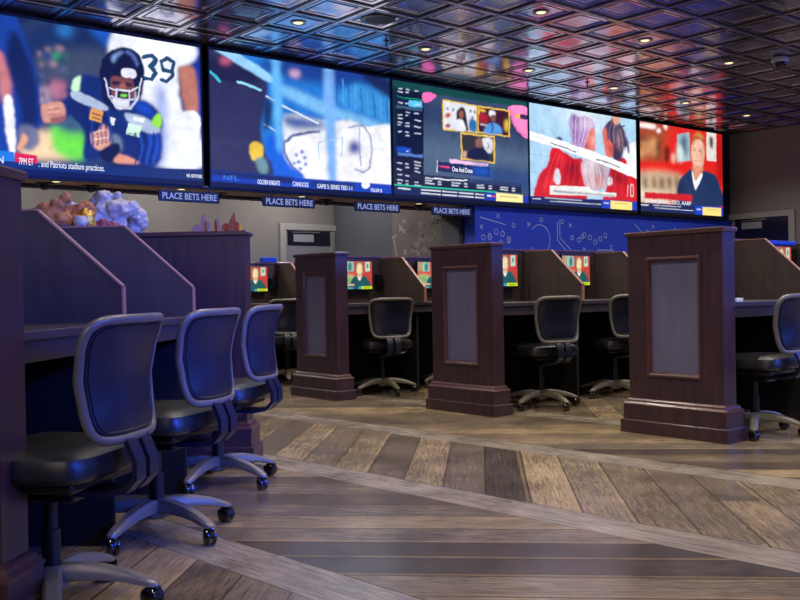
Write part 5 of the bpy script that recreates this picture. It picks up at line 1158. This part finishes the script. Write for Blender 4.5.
# ================================================================= CHAIRS
def chair_profile(z):      # y of the backrest mid-line for height z
    t = (z-.49)/.42
    return -.265 - .012*math.sin(t*PI*1.0)*-1.0 - .085*max(0, t-.45)**1.6*2.0 - .02*(1-t)**2
def back_outline(n=56, grow=0.0):
    pts = []
    for k in range(n):
        a = 2*PI*k/n; ca, sa = math.cos(a), math.sin(a); e = .29
        x = math.copysign(abs(ca)**e, ca); z = math.copysign(abs(sa)**e, sa)
        hw = (.176+.036*(z*.5+.5)) + grow
        pts.append((x*hw, .70+z*(.168+grow)))
    return pts
def bp(x, z, off=0.0): return Vector((x, chair_profile(z)+1.1*x*x+off, z+.012))
def make_chair():
    root = thing('task_chair', (0, 0, 0), 0, '', 'chair', 'armless swivel chairs at the booths')
    g = MB(); rings = []
    outl = back_outline(56, -.004)
    for sc_, th in ((1, .0), (.97, -.014), (.85, -.020), (.6, -.024), (.3, -.026)):
        rings.append([g.bm.verts.new(bp(x*sc_, .70+(z-.70)*sc_, th)) for x, z in outl])
    back_c = g.bm.verts.new(bp(0, .70, -.026))
    fr = []
    for sc_, th in ((.97, .018), (.85, .028), (.6, .034), (.3, .036)):
        fr.append([g.bm.verts.new(bp(x*sc_, .70+(z-.70)*sc_, th)) for x, z in outl])
    fc = g.bm.verts.new(bp(0, .70, .036)); n = 56
    for R_ in (rings, [rings[0]]+fr):
        for A, B in zip(R_, R_[1:]):
            for k in range(n): g.bm.faces.new((A[k], A[(k+1) % n], B[(k+1) % n], B[k]))
    for k in range(n): g.bm.faces.new((rings[-1][k], rings[-1][(k+1) % n], back_c)); g.bm.faces.new((fr[-1][k], fr[-1][(k+1) % n], fc))
    br = g.build('backrest', M['backfab'], root, True)
    fo = back_outline(56, .006)
    g = MB(); g.tube([bp(x, z, -.008) for x, z in fo], .0145, 10, closed=True); g.build('back_frame', M['tube'], br, True)
    # welt line inside the frame
    g = MB(); g.tube([bp(x*.93, .70+(z-.70)*.93, -.017) for x, z in back_outline(56, -.004)], .0035, 6, closed=True); g.build('welt', M['vinyl'], br, True)
    # seat cushion
    g = MB()
    def seatf(outer, z, rnd=.36, y0=-.01): 
        r_ = []
        for k in range(40):
            a = 2*PI*k/40; ca, sa = math.cos(a), math.sin(a)
            x = math.copysign(abs(ca)**rnd, ca)*(.245+outer); y = math.copysign(abs(sa)**rnd, sa)*(.235+outer)+y0
            r_.append(g.bm.verts.new((x, y, z - .02*max(0, (y-.12)/.12)**2 )))
        return r_
    R_ = [seatf(-.06, .425), seatf(-.012, .43), seatf(.0, .445), seatf(.0, .475), seatf(-.008, .498), seatf(-.035, .511), seatf(-.09, .517), seatf(-.16, .515)]
    for A, B in zip(R_, R_[1:]):
        for k in range(40): g.bm.faces.new((A[k], A[(k+1) % 40], B[(k+1) % 40], B[k]))
    g.bm.faces.new(R_[0][::-1]); g.bm.faces.new(R_[-1]); st_ = g.build('seat', M['vinyl'], root, True)
    g = MB(); g.box(-.19, .19, -.19, .19, .395, .427, .01); g.build('seat_pan', M['blackp'], st_)
    g = MB(); g.box(-.07, .07, -.12, .10, .345, .395, .008); g.build('mechanism', M['blackp'], root)
    g = MB(); g.tube([(.05, .0, .37), (.20, .03, .365), (.25, .04, .375)], .006, 8); g.build('lever', M['steel'], root, True)
    for sx in (-1, 1):      # two J-shaped straps carrying the backrest
        path = [(-.10, .372), (-.22, .372), (-.285, .385), (-.318, .42), (-.318, .47), (-.296, .52), (-.272, .56)]
        g = MB(); prev = None
        for i, (y, z) in enumerate(path):
            a_ = Vector(path[min(i+1, 6)])-Vector(path[max(i-1, 0)]); a_.normalize(); nx = Vector((-a_.y, a_.x))*.008
            x0_, x1_ = sx*.012, sx*.068
            r_ = [g.bm.verts.new(q) for q in ((x0_, y+nx.x, z+nx.y), (x1_, y+nx.x, z+nx.y), (x1_, y-nx.x, z-nx.y), (x0_, y-nx.x, z-nx.y))]
            if prev:
                for k in range(4): g.bm.faces.new((prev[k], prev[(k+1) % 4], r_[(k+1) % 4], r_[k]))
            else: g.bm.faces.new(r_[::-1])
            prev = r_
        g.bm.faces.new(prev); g.build('back_strap', M['backfab'], root, True)
    g = MB(); g.lathe([(.028, .12), (.028, .25), (.020, .252), (.020, .346)], seg=20); g.build('gas_column', M['blackp'], root, True)
    # five-star base
    bs = MB().lathe([(.03, .065), (.05, .075), (.052, .115), (.045, .135), (.032, .14)], seg=24).build('base_hub', M['base'], root, True)
    for k in range(5):
        a = 2*PI*k/5; ca, sa = math.cos(a), math.sin(a)
        g = MB(); prev = None
        prof = [(.03, .115, .030, .028), (.09, .118, .030, .026), (.16, .112, .027, .022), (.23, .098, .025, .018), (.285, .080, .023, .014), (.312, .072, .019, .010), (.322, .068, .010, .006)]
        for r_, zc, wd, th in prof:
            sec = [(-wd, -th*.7), (-wd, th*.3), (-wd*.6, th), (wd*.6, th), (wd, th*.3), (wd, -th*.7), (wd*.5, -th), (-wd*.5, -th)]
            ring = [g.bm.verts.new((r_*ca - q*sa, r_*sa + q*ca, zc+h)) for q, h in sec]
            if prev:
                for m_ in range(8): g.bm.faces.new((prev[m_], prev[(m_+1) % 8], ring[(m_+1) % 8], ring[m_]))
            else: g.bm.faces.new(ring[::-1])
            prev = ring
        g.bm.faces.new(prev); g.build('base_leg', M['base'], root, True)
        # twin wheel caster
        cx, cy = .300*ca, .300*sa; wa = a + [1.0, .4, 1.9, .9, 2.4][k]
        g = MB()
        for sx in (-1, 1): g.lathe([(.006, sx*.004), (.031, sx*.004), (.033, sx*.010), (.031, sx*.020), (.022, sx*.025), (.004, sx*.026)], seg=22, axis='x')
        g.lathe([(.012, -.004), (.012, .004)], seg=12, axis='x')
        g.box(-.011, .011, -.030, .004, .0, .035, .004)
        X_ = Matrix.Translation((cx, cy, .0332)) @ Matrix.Rotation(wa, 4, 'Z')
        g.build('caster', M['caster'], root, True, xf=X_)
    return root
ch0 = make_chair()
def LH(u, v, h): x, y, _ = LW(u, v); return (x, y, math.degrees(LA)-90+h-0)
CH = [  # world x, y, heading (deg, 90 = facing the row back), star angle offset, label
    (*LW(2.73, 1.283)[:2], LA+math.radians(82), 277-82, 'nearest armless swivel chair, beside the pillar cut off at the left edge'),
    (*LW(3.62, 1.262)[:2], LA+math.radians(78), 239-78, 'second swivel chair of the nearest row, between the other two'),
    (*LW(4.60, 1.285)[:2], LA+math.radians(82), 240-82, 'third swivel chair of the nearest row, in front of the blue lit pillar'),
    (5.68, 5.03, math.radians(78), 0, 'swivel chair just right of the middle pillar'),
    (6.71, 5.08, math.radians(74), 20, 'swivel chair half hidden behind the right hand pillar'),
    (5.49, 6.83, math.radians(72), 0, 'swivel chair between the farthest pillar and the middle pillar'),
    (6.38, 6.86, math.radians(80), 30, 'swivel chair almost wholly hidden behind the middle pillar'),
    (5.57, 3.12, math.radians(95), 0, 'swivel chair cut off by the right edge of the photo'),
    (5.46, 8.42, math.radians(66), 10, 'swivel chair of the farthest row, partly behind the farthest pillar')]
ST = {3: 262, 4: 250, 5: 258, 6: 250, 7: 280, 8: 240}
for k, (x, y, h, sa, lb) in enumerate(CH):
    o = ch0 if k == 0 else copy_tree(ch0)
    o.location = (x, y, 0); o.rotation_euler = (0, 0, h-PI/2); o['label'] = lb
    star = math.radians(sa+90) if k < 3 else math.radians(ST[k])-(h-PI/2)
    for c in o.children:
        if c.name.split('.')[0] in ('base_leg', 'caster', 'base_hub'): c.rotation_euler = (0, 0, star)

# ================================================================= THINGS ON TOP OF THE LEFT ROW
def plush(name, balls, mat, label, cat, extra=()):
    g = MB()
    for i, (u, v, z, r, q) in enumerate(balls):
        x, y, _ = LW(u, v); g.blob((x, y, z), r*1.02, 4, .28, i+len(balls), q)
    o = g.build(name, mat); md = o.modifiers.new('r', 'REMESH'); md.mode = 'VOXEL'; md.voxel_size = .006
    dg = bpy.context.evaluated_depsgraph_get(); me = bpy.data.meshes.new_from_object(o.evaluated_get(dg)); o.modifiers.clear(); o.data = me
    for p_ in me.polygons: p_.use_smooth = True
    # move the origin to the base of the toy
    c = Vector((sum(v_.co.x for v_ in me.vertices)/len(me.vertices), sum(v_.co.y for v_ in me.vertices)/len(me.vertices), min(v_.co.z for v_ in me.vertices)))
    me.transform(Matrix.Translation(-c)); o.location = (c.x, c.y, 1.314)
    return tag(o, label, cat, 'plush toys and decorations on the cabinet top')
brown = plain('brown plush', (186, 118, 56), .9, noise=.25, nscale=30, bump=.8)
white = plain('pale plush', (186, 178, 152), .75, noise=.12, nscale=18, bump=.8)
red = plain('brick red fabric', (150, 72, 58), .85, noise=.25, nscale=25, bump=.5)
gold = plain('gold foil', (236, 176, 60), .3, metal=.6, noise=.3, nscale=40, bump=.8)
Q1 = (1, 1, 1)
plush('plush_bear', [(4.86, 2.254, 1.385, .055, (1, 1.1, 1)), (4.86, 2.190, 1.36, .05, Q1), (4.86, 2.317, 1.40, .035, Q1), (4.88, 2.174, 1.478, .032, Q1), (4.86, 2.211, 1.445, .036, Q1), (4.84, 2.222, 1.345, .035, Q1), (4.86, 2.291, 1.43, .03, Q1)], brown, 'brown plush bear lying at the left end of the toy pile', 'plush toy')
o = plush('plush_bear', [(4.98, 2.148, 1.385, .07, (1, 1.15, 1)), (4.97, 2.105, 1.41, .055, Q1), (4.96, 2.190, 1.40, .05, Q1), (4.94, 2.105, 1.355, .045, Q1)], brown, 'round brown plush lying beside the gold foil piece', 'plush toy')
plush('gold_foil', [(4.90, 2.068, 1.378, .036, (1, .8, 1.4)), (4.89, 2.090, 1.345, .03, Q1), (4.91, 2.058, 1.35, .034, Q1)], gold, 'crumpled gold foil ornament against the round brown plush', 'ornament')
plush('plush_bear', [(5.46, 2.201, 1.515, .052, (1, 1.15, .9)), (5.48, 2.116, 1.525, .026, Q1), (5.45, 2.243, 1.49, .036, Q1), (5.45, 2.116, 1.44, .072, (1, 1.1, .9)), (5.45, 2.190, 1.42, .07, (1, 1, 1.2)), (5.5, 2.053, 1.45, .05, Q1), (5.47, 2.137, 1.36, .07, Q1), (5.42, 2.222, 1.37, .06, Q1)], white, 'pale plush bear with a round head and ear, highest of the pile', 'plush toy')
plush('plush_bear', [(5.72, 2.095, 1.43, .065, (1, 1.2, .9)), (5.72, 2.111, 1.48, .045, Q1), (5.72, 2.068, 1.40, .05, Q1), (5.72, 2.116, 1.36, .06, Q1)], white, 'pale crinkled plush at the right end of the pile', 'plush toy')
plush('plush_bear', [(5.22, 2.296, 1.45, .05, (1, 1.3, .8)), (5.22, 2.243, 1.40, .06, Q1), (5.22, 2.328, 1.37, .06, Q1)], white, 'small pale plush behind the two brown ones', 'plush toy')
plush('plush_ball', [(4.82, 2.068, 1.347, .033, (1, 1.1, 1)), (4.82, 2.079, 1.35, .03, Q1)], white, 'small pale ball in front of the gold foil', 'plush toy')
plush('red_cloth', [(5.16, 2.148, 1.345, .035, (1, 1.4, .9)), (5.18, 2.095, 1.352, .038, Q1), (5.20, 2.074, 1.34, .03, Q1)], red, 'brick red cloth lump under the pale bear', 'cloth')
plush('red_cloth', [(5.36, 2.105, 1.35, .04, (1, 1.4, .9)), (5.5, 2.100, 1.342, .03, (1, 1.2, .9)), (5.43, 2.100, 1.345, .034, Q1)], red, 'brick red cloth lump at the right end of the pile', 'cloth')
plush('dark_cloth', [(5.9, 2.254, 1.38, .05, (1, 1.2, 1)), (5.9, 2.254, 1.35, .05, Q1)], M['blackp'], 'small black cloth lump beside the pale crinkled plush', 'cloth')
# leaf ornaments on the end pillar
tan = plain('tan dried leaf', (170, 132, 106), .8, noise=.2, nscale=30); orange = plain('rust dried leaf', (168, 88, 44), .8, noise=.25, nscale=30)
def leaf(u, v, h, wd, lean, mat, label):
    g = MB(); n = 14; out_ = []
    for k in range(n+1):
        t = k/n; out_.append((wd*.5*math.sin(PI*min(1, t*.92+.08))**.7*(1+.12*math.sin(k*2.4)), t*h))
    P_ = [(a + lean*z, z) for a, z in out_] + [(-a + lean*z, z) for a, z in out_[::-1]]
    g.prism(P_, -.004, .004, 'y'); g.box(-.006, .006, -.012, .012, -.0005, .006)
    o = g.build('dried_leaf', mat); o.location = LW(u, v, 1.316); o.rotation_euler = (0, 0, LA-PI/2)
    return tag(o, label, 'ornament', 'dried leaf ornaments on the blue lit pillar')
for a in ((5.28, 1.572, .045, .055, 0, tan, 'low broad tan leaf at the left of the leaf ornaments'), (5.29, 1.530, .105, .042, -.05, tan, 'tall rounded tan leaf, tallest of the left group'), (5.27, 1.498, .07, .022, 0, tan, 'thin tan leaf beside the tall rounded leaf'),
          (5.29, 1.463, .075, .018, 0, orange, 'thin rust spike in the middle of the ornaments'), (5.27, 1.434, .085, .022, -.2, tan, 'leaning pale spike right of the thin rust one'), (5.29, 1.405, .05, .05, 0, orange, 'low rust leaf right of the leaning spike'),
          (5.27, 1.375, .11, .035, .25, orange, 'tall leaning rust leaf at the right'), (5.30, 1.345, .06, .04, 0, orange, 'rust leaf beside the tall leaning one'), (5.28, 1.317, .04, .014, 0, gold, 'small golden tip at the right end of the ornaments')): leaf(*a)
bpy.context.view_layer.update()
